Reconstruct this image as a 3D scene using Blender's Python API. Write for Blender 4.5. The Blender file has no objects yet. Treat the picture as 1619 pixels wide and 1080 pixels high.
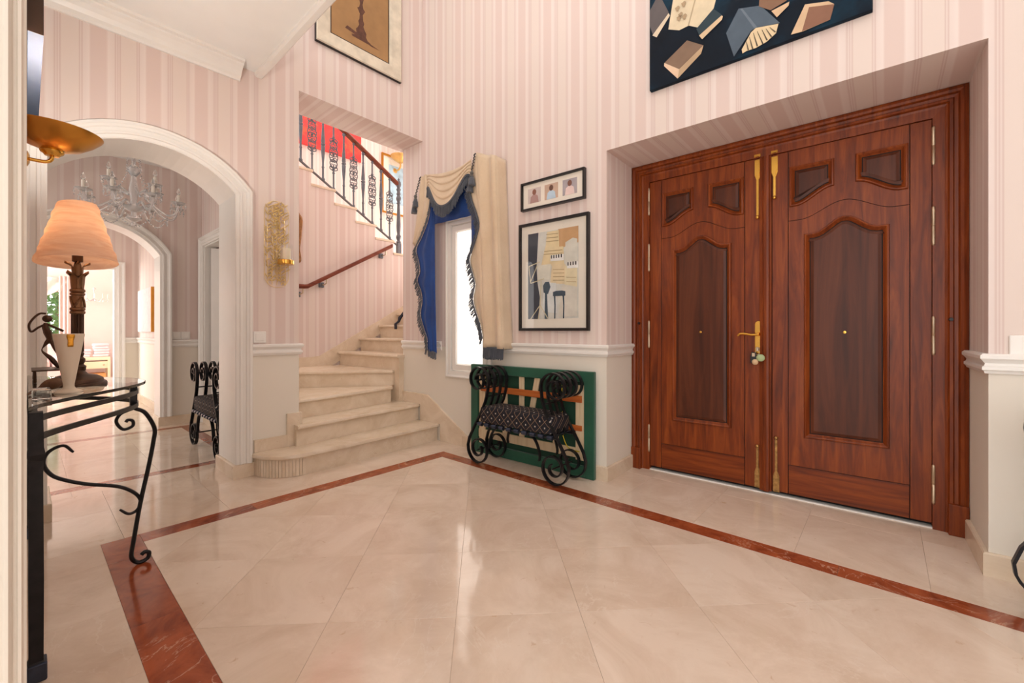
import bpy, math, random
from mathutils import Vector, Matrix
from math import sin, cos, pi, radians, sqrt, atan2
random.seed(7)
S = bpy.context.scene
COL = S.collection

# ------------------------------------------------------------------ camera
cam_d = bpy.data.cameras.new('camera')
cam_d.sensor_width = 36.0
cam_d.lens = 36.0 * 673.5 / 1619.0
cam_d.shift_y = -16.5 / 1619.0
cam_d.clip_start = 0.02
cam_o = bpy.data.objects.new('camera', cam_d)
cam_o.location = (0, 0, 1.05)
cam_o.rotation_euler = (radians(90), 0, radians(41.2))
COL.objects.link(cam_o)
S.camera = cam_o

# ------------------------------------------------------------------ world, lights, exposure
W = bpy.data.worlds.new('daylight'); S.world = W; W.use_nodes = True
bg = W.node_tree.nodes['Background']
bg.inputs['Color'].default_value = (1.0, 0.985, 0.965, 1); bg.inputs['Strength'].default_value = 2.15
def area(name, loc, rot, sx, sy, e, col=(1, .98, .955)):
    l = bpy.data.lights.new(name, 'AREA'); l.shape = 'RECTANGLE'; l.size = sx; l.size_y = sy; l.energy = e; l.color = col
    o = bpy.data.objects.new(name, l); o.location = loc; o.rotation_euler = rot; COL.objects.link(o); return o
area('hall_top_fill', (-0.6, 1.3, 5.3), (0, 0, 0), 4.2, 1.9, 26)  # added overhead fill lamp for the hall; the ceiling has no skylight
area('stair_top_fill', (-5.0, 3.2, 5.3), (0, 0, 0), 1.8, 2.6, 34)  # unseen fill lamp added to brighten the stairwell from above
area('stair_landing_fill', (-4.6, 5.1, 2.3), (radians(-90), 0, 0), 1.1, 1.0, 50)  # added lamp that brightens the stair lintel soffit; no landing window exists
area('living_room_fill', (-11.0, -2.6, 1.9), (radians(90), 0, 0), 3.4, 2.6, 240)  # made-up side light for the living room, apart from its garden window
area('hallway_fill', (-5.0, -2.4, 1.6), (radians(90), 0, 0), 1.6, 2.0, 27)  # added lamp that lifts the enclosed hallway; no opening is built there
area('passage_fill', (-7.6, -2.2, 1.9), (radians(90), 0, 0), 1.6, 2.0, 12)  # off-view fill lamp added for the passage; its window is invented
vs = S.view_settings
vs.view_transform = 'Standard'; vs.look = 'None'; vs.exposure = 0.12; vs.gamma = 1.0; vs.use_curve_mapping = False

# ------------------------------------------------------------------ mesh helpers
class MB:
    def __init__(s): s.v = []; s.f = []; s.m = []; s.cm = 0
    def add(s, vs_, fs):
        b = len(s.v); s.v += [tuple(p) for p in vs_]
        for f in fs: s.f.append(tuple(b + i for i in f)); s.m.append(s.cm)
        return s
    def box(s, x0, x1, y0, y1, z0, z1):
        return s.add([(x0,y0,z0),(x1,y0,z0),(x1,y1,z0),(x0,y1,z0),(x0,y0,z1),(x1,y0,z1),(x1,y1,z1),(x0,y1,z1)],
                     [(0,3,2,1),(4,5,6,7),(0,1,5,4),(1,2,6,5),(2,3,7,6),(3,0,4,7)])
    def prism(s, poly, a0, a1, mp=lambda p, a: (p[0], p[1], a)):
        n = len(poly)
        vs_ = [mp(p, a0) for p in poly] + [mp(p, a1) for p in poly]
        return s.add(vs_, [tuple(range(n))[::-1], tuple(range(n, 2*n))] + [(i, (i+1) % n, n+(i+1) % n, n+i) for i in range(n)])
    def loops(s, loops, cap0=False, cap1=False, closed=True):
        n = len(loops[0]); vs_ = [p for l in loops for p in l]; fs = []
        for k in range(len(loops)-1):
            for i in range(n if closed else n-1):
                j = (i+1) % n; fs.append((k*n+i, k*n+j, (k+1)*n+j, (k+1)*n+i))
        if cap0: fs.append(tuple(range(n))[::-1])
        if cap1: fs.append(tuple(range((len(loops)-1)*n, len(loops)*n)))
        return s.add(vs_, fs)
    def lathe(s, prof, n=20, c=(0,0,0), sx=1, sy=1, cap=True):
        ls = [[(c[0]+r*sx*cos(2*pi*i/n), c[1]+r*sy*sin(2*pi*i/n), c[2]+z) for i in range(n)] for r, z in prof]
        return s.loops(ls, cap, cap)
    def tube(s, path, r, n=8, up=None, flat=None):
        """round bar (r number or list) or flat bar (flat=(width along up, thickness))"""
        P = [Vector(p) for p in path]; N = len(P); ls = []; ref = None
        for i in range(N):
            t = (P[min(i+1, N-1)] - P[max(i-1, 0)])
            if t.length < 1e-9: t = Vector((0,0,1))
            t.normalize()
            if up is not None: a = Vector(up)
            else:
                a = ref if ref is not None else (Vector((0,0,1)) if abs(t.z) < .9 else Vector((1,0,0)))
            a = (a - t*a.dot(t))
            if a.length < 1e-6: a = t.orthogonal()
            a.normalize(); ref = a; b = t.cross(a)
            if flat:
                w, h = flat[0]/2, flat[1]/2
                ls.append([P[i]+a*w+b*h, P[i]-a*w+b*h, P[i]-a*w-b*h, P[i]+a*w-b*h])
            else:
                rr = r[i] if isinstance(r, (list, tuple)) else r
                ls.append([P[i]+a*(rr*cos(2*pi*k/n))+b*(rr*sin(2*pi*k/n)) for k in range(n)])
        return s.loops(ls, True, True)
    def ball(s, c, r, n=10, m=6, sc=(1,1,1)):
        ls = []
        for j in range(1, m):
            a = -pi/2 + pi*j/m
            ls.append([(c[0]+sc[0]*r*cos(a)*cos(2*pi*i/n), c[1]+sc[1]*r*cos(a)*sin(2*pi*i/n), c[2]+sc[2]*r*sin(a)) for i in range(n)])
        return s.loops(ls, True, True)
    def grid(s, nu, nv, f, flip=False):
        vs_ = [f(i/(nu-1), j/(nv-1)) for j in range(nv) for i in range(nu)]
        fs = []
        for j in range(nv-1):
            for i in range(nu-1):
                q = (j*nu+i, j*nu+i+1, (j+1)*nu+i+1, (j+1)*nu+i); fs.append(q[::-1] if flip else q)
        return s.add(vs_, fs)
    def mesh(s, name):
        me = bpy.data.meshes.new(name); me.from_pydata(s.v, [], s.f); me.validate(); me.update(); return me
    def build(s, name, mat, parent=None, smooth=False, loc=None, rotz=0, bevel=0, solid=0, recalc=True):
        import bmesh
        me = s.mesh(name)
        if recalc:
            bm = bmesh.new(); bm.from_mesh(me); bmesh.ops.recalc_face_normals(bm, faces=bm.faces); bm.to_mesh(me); bm.free()
        o = bpy.data.objects.new(name, me); COL.objects.link(o)
        mats = mat if isinstance(mat, (list, tuple)) else [mat]
        for m_ in mats: me.materials.append(m_)
        if len(mats) > 1 and len(me.polygons) == len(s.m): me.polygons.foreach_set('material_index', s.m)
        if smooth:
            me.polygons.foreach_set('use_smooth', [True]*len(me.polygons))
            try: me.set_sharp_from_angle(angle=radians(38))
            except Exception: pass
        if parent: o.parent = parent
        if loc is not None: o.location = loc
        if rotz: o.rotation_euler[2] = rotz
        if solid:
            md = o.modifiers.new('thick', 'SOLIDIFY'); md.thickness = solid; md.offset = 0
        if bevel:
            md = o.modifiers.new('bev', 'BEVEL'); md.width = bevel; md.segments = 2; md.limit_method = 'ANGLE'
        return o
def empty(name, loc=(0,0,0), rotz=0, parent=None):
    o = bpy.data.objects.new(name, None); COL.objects.link(o); o.location = loc; o.rotation_euler[2] = rotz
    o.empty_display_size = .1
    if parent: o.parent = parent
    return o
def tag(o, label=None, cat=None, group=None, kind=None):
    if label: o['label'] = label
    if cat: o['category'] = cat
    if group: o['group'] = group
    if kind: o['kind'] = kind
    return o
def struct(o, label, cat): return tag(o, label, cat, kind='structure')
def part_label(o, label): o['label'] = label; return o
def copy_tree(o, parent=None):
    c_ = o.copy(); COL.objects.link(c_); c_.parent = parent
    for ch in list(o.children): copy_tree(ch, c_)
    return c_
def offset_poly(P, d, closed=True):
    """offset a 2D polyline/polygon to its left by d with mitres"""
    n = len(P); out = []
    for i in range(n):
        if closed: a, b, c_ = P[i-1], P[i], P[(i+1) % n]
        else: a, b, c_ = P[max(i-1,0)], P[i], P[min(i+1,n-1)]
        def nrm(p, q):
            dx, dy = q[0]-p[0], q[1]-p[1]; l = math.hypot(dx, dy)
            return None if l < 1e-9 else (-dy/l, dx/l)
        n1, n2 = nrm(a, b), nrm(b, c_)
        if n1 is None: n1 = n2
        if n2 is None: n2 = n1
        mx, my = n1[0]+n2[0], n1[1]+n2[1]; l2 = mx*mx+my*my
        k = 2*d/l2 if l2 > .15 else d
        out.append((b[0]+mx*k, b[1]+my*k))
    return out
def sweep(mb, path, prof, mp, closed=False):
    """profile [(out, depth)] swept along a 2D path; mp((a,b), depth) -> 3D"""
    ls = [[mp(p, dp) for p in offset_poly(path, o_, closed)] for o_, dp in prof]
    # loops run along the path; connect successive profile points
    n = len(path); vs_ = [p for l in ls for p in l]; K = len(prof); fs = []
    for k in range(K):
        k2 = (k+1) % K
        for i in range(n if closed else n-1):
            j = (i+1) % n; fs.append((k*n+i, k*n+j, k2*n+j, k2*n+i))
    if not closed:
        fs.append(tuple(k*n for k in range(K))); fs.append(tuple(k*n+n-1 for k in range(K))[::-1])
    return mb.add(vs_, fs)
def spiral(cx, cz, r0, r1, a0, a1, n):
    return [(cx+(r0+(r1-r0)*k/n)*cos(a0+(a1-a0)*k/n), cz+(r0+(r1-r0)*k/n)*sin(a0+(a1-a0)*k/n)) for k in range(n+1)]
def smoothpath(P, n=6, closed=False):
    """Catmull-Rom"""
    P = [Vector(p) for p in P]; out = []
    N = len(P)
    for i in range(N-1 if not closed else N):
        p0, p1, p2, p3 = (P[(i-1) % N] if (closed or i > 0) else P[0]*2-P[1]), P[i], P[(i+1) % N], (P[(i+2) % N] if (closed or i+2 < N) else P[N-1]*2-P[N-2])
        for k in range(n):
            t = k/n
            out.append(.5*((2*p1)+(p2-p0)*t+(2*p0-5*p1+4*p2-p3)*t*t+(3*p1-p0-3*p2+p3)*t*t*t))
    if not closed: out.append(P[-1].copy())
    return out
# the front wall (door, window) is turned by a small angle: u along it, v into the wall
TH = math.atan(.03); DC, DS = cos(TH), sin(TH); DO = (0.33, 2.73)
def dw(u, v=0., z=0.): return (DO[0]+(u-.33)*DC - v*DS, DO[1]+(u-.33)*DS + v*DC, z)
def dwp(p, v=0.): return dw(p[0], v, p[1])

# ------------------------------------------------------------------ materials
def srgb(r, g, b):
    f = lambda c_: (c_/255/12.92) if c_/255 <= .04045 else ((c_/255+.055)/1.055)**2.4
    return (f(r), f(g), f(b), 1)
class NT:
    def __init__(s, name):
        s.m = bpy.data.materials.new(name); s.m.use_nodes = True; s.t = s.m.node_tree
        s.b = s.t.nodes['Principled BSDF']; s.out = s.t.nodes['Material Output']
    def n(s, ty, **kw):
        nd = s.t.nodes.new(ty)
        for k, v in kw.items():
            if k.startswith('_'): setattr(nd, k[1:], v)
            else: nd.inputs[k.replace('__', ' ')].default_value = v
        return nd
    def l(s, a, b): s.t.links.new(a, b)
    def coord(s, kind='Object', scale=(1,1,1), rot=(0,0,0)):
        tc = s.n('ShaderNodeTexCoord'); mp = s.n('ShaderNodeMapping'); mp.inputs['Scale'].default_value = scale; mp.inputs['Rotation'].default_value = rot
        s.l(tc.outputs[kind], mp.inputs['Vector']); return mp.outputs['Vector']
    def pos(s, scale=(1,1,1), rot=(0,0,0)):
        g = s.n('ShaderNodeNewGeometry'); mp = s.n('ShaderNodeMapping'); mp.inputs['Scale'].default_value = scale; mp.inputs['Rotation'].default_value = rot
        s.l(g.outputs['Position'], mp.inputs['Vector']); return mp.outputs['Vector']
    def noise(s, vec, scale, detail=4, rough=.55, dist=0):
        nd = s.n('ShaderNodeTexNoise', Scale=scale, Detail=detail, Roughness=rough, Distortion=dist); s.l(vec, nd.inputs['Vector']); return nd.outputs['Fac']
    def ramp(s, fac, stops, interp='LINEAR'):
        r = s.n('ShaderNodeValToRGB'); cr = r.color_ramp; cr.interpolation = interp
        while len(cr.elements) > len(stops): cr.elements.remove(cr.elements[-1])
        while len(cr.elements) < len(stops): cr.elements.new(1)
        for e, (p, c_) in zip(cr.elements, stops): e.position = p; e.color = c_
        s.l(fac, r.inputs['Fac']); return r.outputs['Color']
    def mix(s, fac, a, b, blend='MIX'):
        nd = s.n('ShaderNodeMix'); nd.data_type = 'RGBA'; nd.blend_type = blend
        for i, x in ((0, fac), (6, a), (7, b)):
            if hasattr(x, 'is_linked'): s.l(x, nd.inputs[i])
            else: nd.inputs[i].default_value = x
        return nd.outputs[2]
    def math(s, op, a, b=None):
        nd = s.n('ShaderNodeMath'); nd.operation = op
        for i, x in ((0, a), (1, b)):
            if x is None: continue
            if hasattr(x, 'is_linked'): s.l(x, nd.inputs[i])
            else: nd.inputs[i].default_value = x
        return nd.outputs[0]
    def color(s, c_):
        if hasattr(c_, 'is_linked'): s.l(c_, s.b.inputs['Base Color'])
        else: s.b.inputs['Base Color'].default_value = c_
    def bump(s, h, strength=.3, dist=.002):
        nd = s.n('ShaderNodeBump', Strength=strength, Distance=dist); s.l(h, nd.inputs['Height']); s.l(nd.outputs['Normal'], s.b.inputs['Normal'])
    def set(s, **kw):
        for k, v in kw.items(): s.b.inputs[k.replace('__', ' ')].default_value = v
        return s
def plain(name, rgb, rough=.5, metal=0, var=.06, scale=6, bump=0, **kw):
    """plain surface with a little uneven tone"""
    t = NT(name); c_ = srgb(*rgb); f = t.noise(t.coord('Object'), scale, 3)
    d = tuple(x*(1-var) for x in c_[:3])+(1,); l_ = tuple(min(1, x*(1+var)) for x in c_[:3])+(1,)
    t.color(t.ramp(f, [(.3, d), (.7, l_)])); t.set(Roughness=rough, Metallic=metal)
    if bump: t.bump(t.noise(t.coord('Object'), scale*12, 3), bump, .002)
    for k, v in kw.items(): t.b.inputs[k.replace('__', ' ')].default_value = v
    return t.m
def wallpaper(name, wainscot, deep=(224,203,195), light=(230,214,207), beige=(229,213,204)):
    t = NT(name)
    uv = t.n('ShaderNodeUVMap'); uv.uv_map = 'stripe'
    sp = t.n('ShaderNodeSeparateXYZ'); t.l(uv.outputs['UV'], sp.inputs[0])
    fr = t.math('FRACT', t.math('MULTIPLY', sp.outputs[0], 4.0))
    D_, L_, B_ = srgb(*deep), srgb(*light), srgb(*beige); P_ = srgb(234, 219, 212); K_ = srgb(216, 193, 185)
    st = [(0, D_), (.26, D_), (.30, P_), (.40, L_), (.43, K_), (.445, L_), (.47, K_), (.485, L_), (.51, K_), (.53, B_), (.80, B_), (.82, K_), (.835, L_), (.86, K_), (.875, L_), (.97, P_), (1, D_)]
    c_ = t.ramp(fr, st)
    if wainscot:
        pz = t.n('ShaderNodeSeparateXYZ'); g = t.n('ShaderNodeNewGeometry'); t.l(g.outputs['Position'], pz.inputs[0])
        c_ = t.mix(t.math('GREATER_THAN', pz.outputs[2], .9), srgb(234, 226, 213), c_)
    t.color(c_); t.set(Roughness=.62, Specular__IOR__Level=.25)
    t.bump(t.noise(t.pos((1,1,1)), 160, 2), .06, .001)
    return t.m
def stripe_uv(o, soffit='x'):
    me = o.data; uv = me.uv_layers.new(name='stripe'); mw = o.matrix_world
    for p in me.polygons:
        n_ = p.normal
        for li in p.loop_indices:
            co = me.vertices[me.loops[li].vertex_index].co
            if abs(n_.x) > .7: u = co.y
            elif abs(n_.y) > .7: u = co.x
            else: u = co.x if soffit == 'x' else co.y
            uv.data[li].uv = (u, co.z)
def marble(name, base, dark, vein, rough=.12, vs_=2.2, vw=.012, tint=.05, fleck=None, scale=1.0, vmix=.45, mott=2.6):
    t = NT(name); p = t.pos((scale,)*3)
    oi = t.n('ShaderNodeObjectInfo')
    off = t.n('ShaderNodeVectorMath'); off.operation = 'MULTIPLY_ADD'
    cmb = t.n('ShaderNodeCombineXYZ')
    for i in range(3): t.l(oi.outputs['Random'], cmb.inputs[i])
    t.l(cmb.outputs[0], off.inputs[0]); off.inputs[1].default_value = (37, 53, 11); t.l(p, off.inputs[2]); p = off.outputs[0]
    f = t.noise(p, mott, 7, .68, .9)
    c_ = t.ramp(f, [(.32, srgb(*dark)), (.62, srgb(*base))])
    n2 = t.noise(p, vs_, 7, .62, 1.6)
    v = t.math('ABSOLUTE', t.math('SUBTRACT', n2, .5))
    m_ = t.ramp(v, [(0, (1,1,1,1)), (vw, (0,0,0,1))])
    g = t.ramp(t.noise(p, 1.7, 2), [(.45, (0,0,0,1)), (.62, (1,1,1,1))])
    c_ = t.mix(t.math('MULTIPLY', t.math('MULTIPLY', m_, g), vmix), c_, srgb(*vein))
    if fleck:
        fl = t.ramp(t.noise(p, 17, 4, .65, 1.2), [(.66, (0,0,0,1)), (.74, (1,1,1,1))])
        c_ = t.mix(t.math('MULTIPLY', fl, .6), c_, srgb(*fleck))
    hs = t.n('ShaderNodeHueSaturation'); t.l(c_, hs.inputs['Color'])
    vv = t.math('ADD', t.math('MULTIPLY', oi.outputs['Random'], tint*2), 1-tint); t.l(vv, hs.inputs['Value'])
    t.color(hs.outputs['Color']); t.set(Roughness=rough, Specular__IOR__Level=.5)
    t.bump(t.noise(p, 3.0, 2), .02, .002)
    return t.m
def wood(name, dark, base, light, rough=.35, scale=1.0, axis='z'):
    t = NT(name); sc = {'z': (16,16,1.1), 'x': (1.1,16,16), 'y': (16,1.1,16)}[axis]
    p = t.coord('Object', tuple(k*scale for k in sc))
    f = t.noise(p, 1.6, 5, .6, 1.2); f2 = t.noise(p, 7, 4, .7)
    c_ = t.ramp(f, [(.25, srgb(*dark)), (.5, srgb(*base)), (.78, srgb(*light))])
    c_ = t.mix(t.math('MULTIPLY', f2, .35), c_, srgb(*dark))
    t.color(c_); t.set(Roughness=rough, Specular__IOR__Level=.32); t.bump(f2, .12, .001); return t.m
M = {}
M['paper_dado'] = wallpaper('striped wallpaper over painted dado', True)
M['paper'] = wallpaper('striped wallpaper', False)
M['paper_pale'] = wallpaper('pale striped wallpaper', True, (222,201,193), (231,213,206), (230,213,203))
M['white'] = plain('white gloss paint', (240,236,230), .32, var=.02)
M['ceil'] = plain('white ceiling paint', (243,242,239), .7, var=.015)
M['cream_trim'] = plain('ivory moulding paint', (222,212,198), .35, var=.03)
M['tile'] = marble('cream marble tile', (234,215,197), (216,192,170), (238,224,210), .09, fleck=(200,165,130), tint=.02)
M['grout'] = plain('marble joint', (206,184,162), .4)
M['redmarble'] = marble('red marble', (172,88,52), (124,54,30), (224,182,150), .13, vs_=3.0, vw=.012, tint=.08, vmix=.7, mott=7)
M['stone'] = marble('cream stone', (234,216,194), (218,196,169), (240,226,210), .24, fleck=(190,152,116), scale=1.4, tint=.03)
M['wood'] = wood('varnished door wood', (76,30,11), (130,57,19), (166,84,30), .36)
M['woodh'] = wood('varnished door rail wood', (76,30,11), (130,57,19), (166,84,30), .36, axis='x')
M['panelwood'] = wood('dark door panel wood', (60,26,13), (88,42,21), (112,58,32), .42, .6)
M['railwood'] = wood('handrail wood', (92,42,28), (126,62,42), (146,80,58), .35, axis='y')
M['brass'] = plain('polished brass', (226,176,84), .22, 1, .08)
M['oldbrass'] = plain('aged brass', (204,148,66), .28, 1, .12)
M['tarnish'] = plain('tarnished brass', (170,130,78), .4, .8, .4, 40)
M['steelhinge'] = plain('hinge metal', (196,176,150), .35, .9, .1)
M['gold'] = plain('pale gilt metal', (240,216,160), .3, .5, .12, 30)
M['iron'] = plain('black wrought iron', (34,34,38), .34, .55, .3, 30, .1)
M['grey_iron'] = plain('grey painted iron', (104,107,114), .45, .15, .12, 20)
M['navy_iron'] = plain('dark blue iron', (58,66,84), .32, .6, .25, 30, .1)
M['black'] = plain('black frame lacquer', (24,20,20), .35, 0, .1)
M['dark'] = plain('dark gap', (20,10,7), .8)
M['mat'] = plain('cream picture mat', (236,226,212), .8, var=.02)
M['switch'] = plain('white plastic', (242,238,232), .35, var=.01)
def glassmat(name, col=(1,1,1,1), rough=0.0, ior=1.45):
    t = NT(name); f = t.noise(t.coord('Object'), 3, 2); t.color(t.ramp(f, [(0, tuple(x*.98 for x in col[:3])+(1,)), (1, col)])); t.set(Roughness=rough, IOR=ior, Transmission__Weight=1.0); return t.m
M['glass'] = glassmat('clear glass', (.97,1,1,1))
M['tableglass'] = glassmat('green tinted table glass', (.88,.97,.95,1), 0, 1.45)
M['crystal'] = glassmat('cut crystal', (.98,.99,1,1), .02, 1.55); M['crystal'].node_tree.nodes['Principled BSDF'].inputs['Transmission Weight'].default_value = .72
def thin_glass(name):
    t = NT(name); f = t.noise(t.coord('Object'), 2, 2); tr = t.n('ShaderNodeBsdfTransparent'); t.l(t.ramp(f, [(0, (.96,.97,.97,1)), (1, (.98,.99,.99,1))]), tr.inputs['Color'])
    gl = t.n('ShaderNodeBsdfGlossy', Roughness=.02); mx = t.n('ShaderNodeMixShader'); mx.inputs[0].default_value = .05
    t.l(tr.outputs[0], mx.inputs[1]); t.l(gl.outputs[0], mx.inputs[2]); t.l(mx.outputs[0], t.out.inputs['Surface']); return t.m
M['thinglass'] = thin_glass('thin picture glass')
# ================================================================== FLOOR
XA, XAB = -3.475, -3.855          # west wall faces
ZC = 2.945                        # low ceiling / lintel height
ZT = 5.4                          # upper ceiling
def clip_rect(P, x0, x1, y0, y1):
    def cl(P, f, g):
        out = []
        for i in range(len(P)):
            a, b = P[i-1], P[i]; fa, fb = f(a), f(b)
            if (fa >= 0) != (fb >= 0):
                t = fa/(fa-fb); out.append((a[0]+(b[0]-a[0])*t, a[1]+(b[1]-a[1])*t))
            if fb >= 0: out.append(b)
        return out
    for f in (lambda p: p[0]-x0, lambda p: x1-p[0], lambda p: p[1]-y0, lambda p: y1-p[1]):
        if len(P) < 3: return []
        P = cl(P, f, None)
    return P
def poly_area(P): return abs(sum(P[i-1][0]*P[i][1]-P[i][0]*P[i-1][1] for i in range(len(P))))/2
fl = MB().box(-13.2, 1.9, -1.2, 3.3, -.06, -.0025).box(-13.2, -3.8, -3.0, -1.2, -.06, -.0025).box(-6.2, -3.4, 3.3, 5.3, -.06, -.0025)
floor = struct(fl.build('floor', M['grout']), 'polished cream marble floor with red marble border strips', 'floor')
GAP = .0004
def tile(P, mat, name='tile'):
    cx = sum(p[0] for p in P)/len(P); cy = sum(p[1] for p in P)/len(P)
    if poly_area(P) < 4e-4: return
    # counter clockwise for inset
    if sum(P[i-1][0]*P[i][1]-P[i][0]*P[i-1][1] for i in range(len(P))) < 0: P = P[::-1]
    Q = offset_poly(P, GAP); R_ = offset_poly(P, GAP+.0005)
    mb = MB(); f = lambda L, z: [(p[0]-cx, p[1]-cy, z) for p in L]
    mb.loops([f(Q, -.0030), f(Q, -.0006), f(R_, 0)], False, True)
    return mb.build(name, mat, floor, loc=(cx, cy, 0))
SX0, SX1, SY0, SY1, SY2, SY3 = -2.900, -2.780, .243, .388, 2.292, 2.402   # border strip
# diagonal tiles inside the border
a0, b0, st = 1.81, -2.226, .651
for i in range(-10, 8):
    for j in range(-8, 10):
        s0, s1, d0, d1 = a0+i*st, a0+(i+1)*st, b0+j*st, b0+(j+1)*st   # x+y , x-y
        P = [((s+d)/2, (s-d)/2) for s, d in ((s0,d0),(s0,d1),(s1,d1),(s1,d0))]
        P = clip_rect(P, SX1, 1.9, SY1, SY2)
        if len(P) > 2: tile(P, M['tile'])
# straight tiles outside it
def rects(xs, ys, x0, x1, y0, y1):
    for i in range(len(xs)-1):
        for j in range(len(ys)-1):
            P = clip_rect([(xs[i],ys[j]),(xs[i+1],ys[j]),(xs[i+1],ys[j+1]),(xs[i],ys[j+1])], x0, x1, y0, y1)
            if len(P) > 2: tile(P, M['tile'])
gx = [-.79+.465*k for k in range(-7, 8)]
rects(gx, [2.402, 2.96, 3.4], SX0, 1.9, SY3, 3.28)
rects([-3.9, -3.43, -2.9], [-.6+.465*k for k in range(-2, 8)], -3.87, SX0, -1.2, 2.75)
rects(gx, [-1.2, -.687, -.222, .243], SX0, 1.9, -1.2, SY0)
# red strips: pieces
def strip(x0, x1, y0, y1, cuts, along):
    c_ = [x0 if along == 'x' else y0]+cuts+[x1 if along == 'x' else y1]
    for a, b in zip(c_, c_[1:]):
        tile([(a,y0),(b,y0),(b,y1),(a,y1)] if along == 'x' else [(x0,a),(x1,a),(x1,b),(x0,b)], M['redmarble'], 'red_marble_strip')
strip(SX0, 1.9, SY2, SY3, [-2.35, -1.75, -.9, -.155, .6, 1.3], 'x')
strip(SX0, 1.9, SY0, SY1, [-2.62, -2.0, -1.1, -.3, .5, 1.2], 'x')
strip(SX0, SX1, SY1, SY2, [.9, 1.45, 2.0], 'y')
# hallway behind the arch
HX0, HX1 = -6.35, -3.87
for x0, x1, y0, y1, al in ((-5.86, -4.0, 1.12, 1.22, 'x'), (-4.10, -4.0, -1.2, 1.12, 'y'), (-5.86, -5.76, -1.2, 1.12, 'y')):
    strip(x0, x1, y0, y1, [(x0+x1)/2] if al == 'x' else [-.1, .5], al)
hx = [-3.87-.465*k for k in range(6)][::-1]
hy = [-1.2+.465*k for k in range(7)]
rects(hx, hy, -4.0, HX1, -1.2, 1.36); rects(hx, [1.22, 1.4], -5.86, -4.0, 1.22, 1.36); rects(hx, hy, -6.02, -5.86, -1.2, 1.36)
rects(hx, hy, -5.76, -4.10, -1.2, 1.12)
rects([-6.02-.5*k for k in range(7)][::-1], hy, -9.0, -6.02, -1.2, 1.15)
rects([-9.0-.6*k for k in range(8)][::-1], [-2.4+.6*k for k in range(8)], -13.0, -9.0, -2.4, 2.0)

# ================================================================== WALLS
def arch_curve(yc, hw, zs, rise, n=20):
    R_ = (hw*hw+rise*rise)/(2*rise); a = math.asin(hw/R_)
    return [(yc+R_*sin(-a+2*a*k/n), zs+rise-R_+R_*cos(-a+2*a*k/n)) for k in range(n+1)]
YDC = dw(-3.5)[1]                 # where the front wall meets the west wall
A_Y0, A_Y1, A_ZS, A_RISE = .075, .985, 2.02, .215
cv = arch_curve((A_Y0+A_Y1)/2, (A_Y1-A_Y0)/2, A_ZS, A_RISE)
mb = MB()
mb.box(XAB, XA, -2.6, A_Y0, 0, ZT)
for (ya, za), (yb, zb) in zip(cv, cv[1:]):
    mb.prism([(ya, za), (yb, zb), (yb, ZT), (ya, ZT)], XAB, XA, lambda p, a: (a, p[0], p[1]))
mb.box(XAB, XA, A_Y1, 1.42, 0, ZT); mb.box(XAB, XA, 1.42, YDC+.04, ZC, ZT)
wall_w = mb.build('wall_west', M['paper_dado'], recalc=True); stripe_uv(wall_w, 'y')
struct(wall_w, 'pink striped wall with the arched opening and the stair opening', 'wall')
# front wall with door recess and window
mb = MB(); RU0, RU1, RZ = -1.465, .335, 2.312; WU0, WU1, WZ0, WZ1 = -3.10, -2.56, .64, 2.075
def db(u0, u1, v0, v1, z0, z1): mb.prism([(u0,v0),(u1,v0),(u1,v1),(u0,v1)], z0, z1, lambda p, a: dw(p[0], p[1], a))
UE = -3.80
db(UE, WU0, 0, .5, 0, ZT); db(WU0, WU1, 0, .5, 0, WZ0); db(WU0, WU1, 0, .5, WZ1, ZT); db(WU1, RU0, 0, .62, 0, ZT)
db(RU0, RU1, 0, .62, RZ, ZT); db(RU1, 2.6, 0, .62, 0, ZT)
wall_n = mb.build('wall_north', M['paper_dado']); stripe_uv(wall_n, 'x')
struct(wall_n, 'pink striped front wall around the deep entrance door recess', 'wall')
# south wall beside the doorway in which the camera stands
mb = MB().box(-3.475, -.86, -.22, 0.001, 0, 2.945)
o = mb.build('wall_south', M['paper_dado']); stripe_uv(o); struct(o, 'pink striped wall behind the iron console table', 'wall')
o = MB().box(2.2, 2.35, -.2, 2.75, 0, ZT).build('wall_east', M['paper_dado']); stripe_uv(o); struct(o, 'unseen pink striped wall added to shade the right end of the hall', 'wall')  # unseen wall added to cut sky light on the front wall
# ceiling slab (gallery) and upper ceiling
mb = MB().box(XA, 1.2, -.75, 1.105, ZC, 3.3)
struct(mb.build('ceiling', M['ceil']), 'white low ceiling under the gallery', 'ceiling')
mb = MB().box(XA, 2.6, -3.0, 3.3, ZT, ZT+.1).box(-6.2, XAB, 1.3, 5.3, ZT, ZT+.1)
struct(mb.build('ceiling', M['ceil']), 'white high ceiling over the entrance hall and stair', 'ceiling')
# edge bead of the slab
mb = MB(); sweep(mb, [(1.2, 1.105), (XA, 1.105)], [(0, ZC), (.0, ZC-.02), (-.012, ZC-.03), (-.045, ZC-.03), (-.06, ZC-.012), (-.06, 3.3), (0, 3.3)], lambda p, a: (p[0], p[1], a))
struct(mb.build('trim_1', M['white']), 'white bead along the edge of the low ceiling', 'moulding')
# crown moulding under the low ceiling, ends square
CR = [(0, 2.835), (.014, 2.835), (.018, 2.85), (.035, 2.862), (.05, 2.885), (.072, 2.905), (.09, 2.915), (.095, 2.925), (.118, 2.928), (.122, ZC), (0, ZC)]
mb = MB(); sweep(mb, [(XA, 1.01), (XA, 0.0)], CR, lambda p, a: (p[0], p[1], a))
struct(mb.build('trim_2', M['white']), 'white stepped crown moulding above the arched opening', 'moulding')
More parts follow.
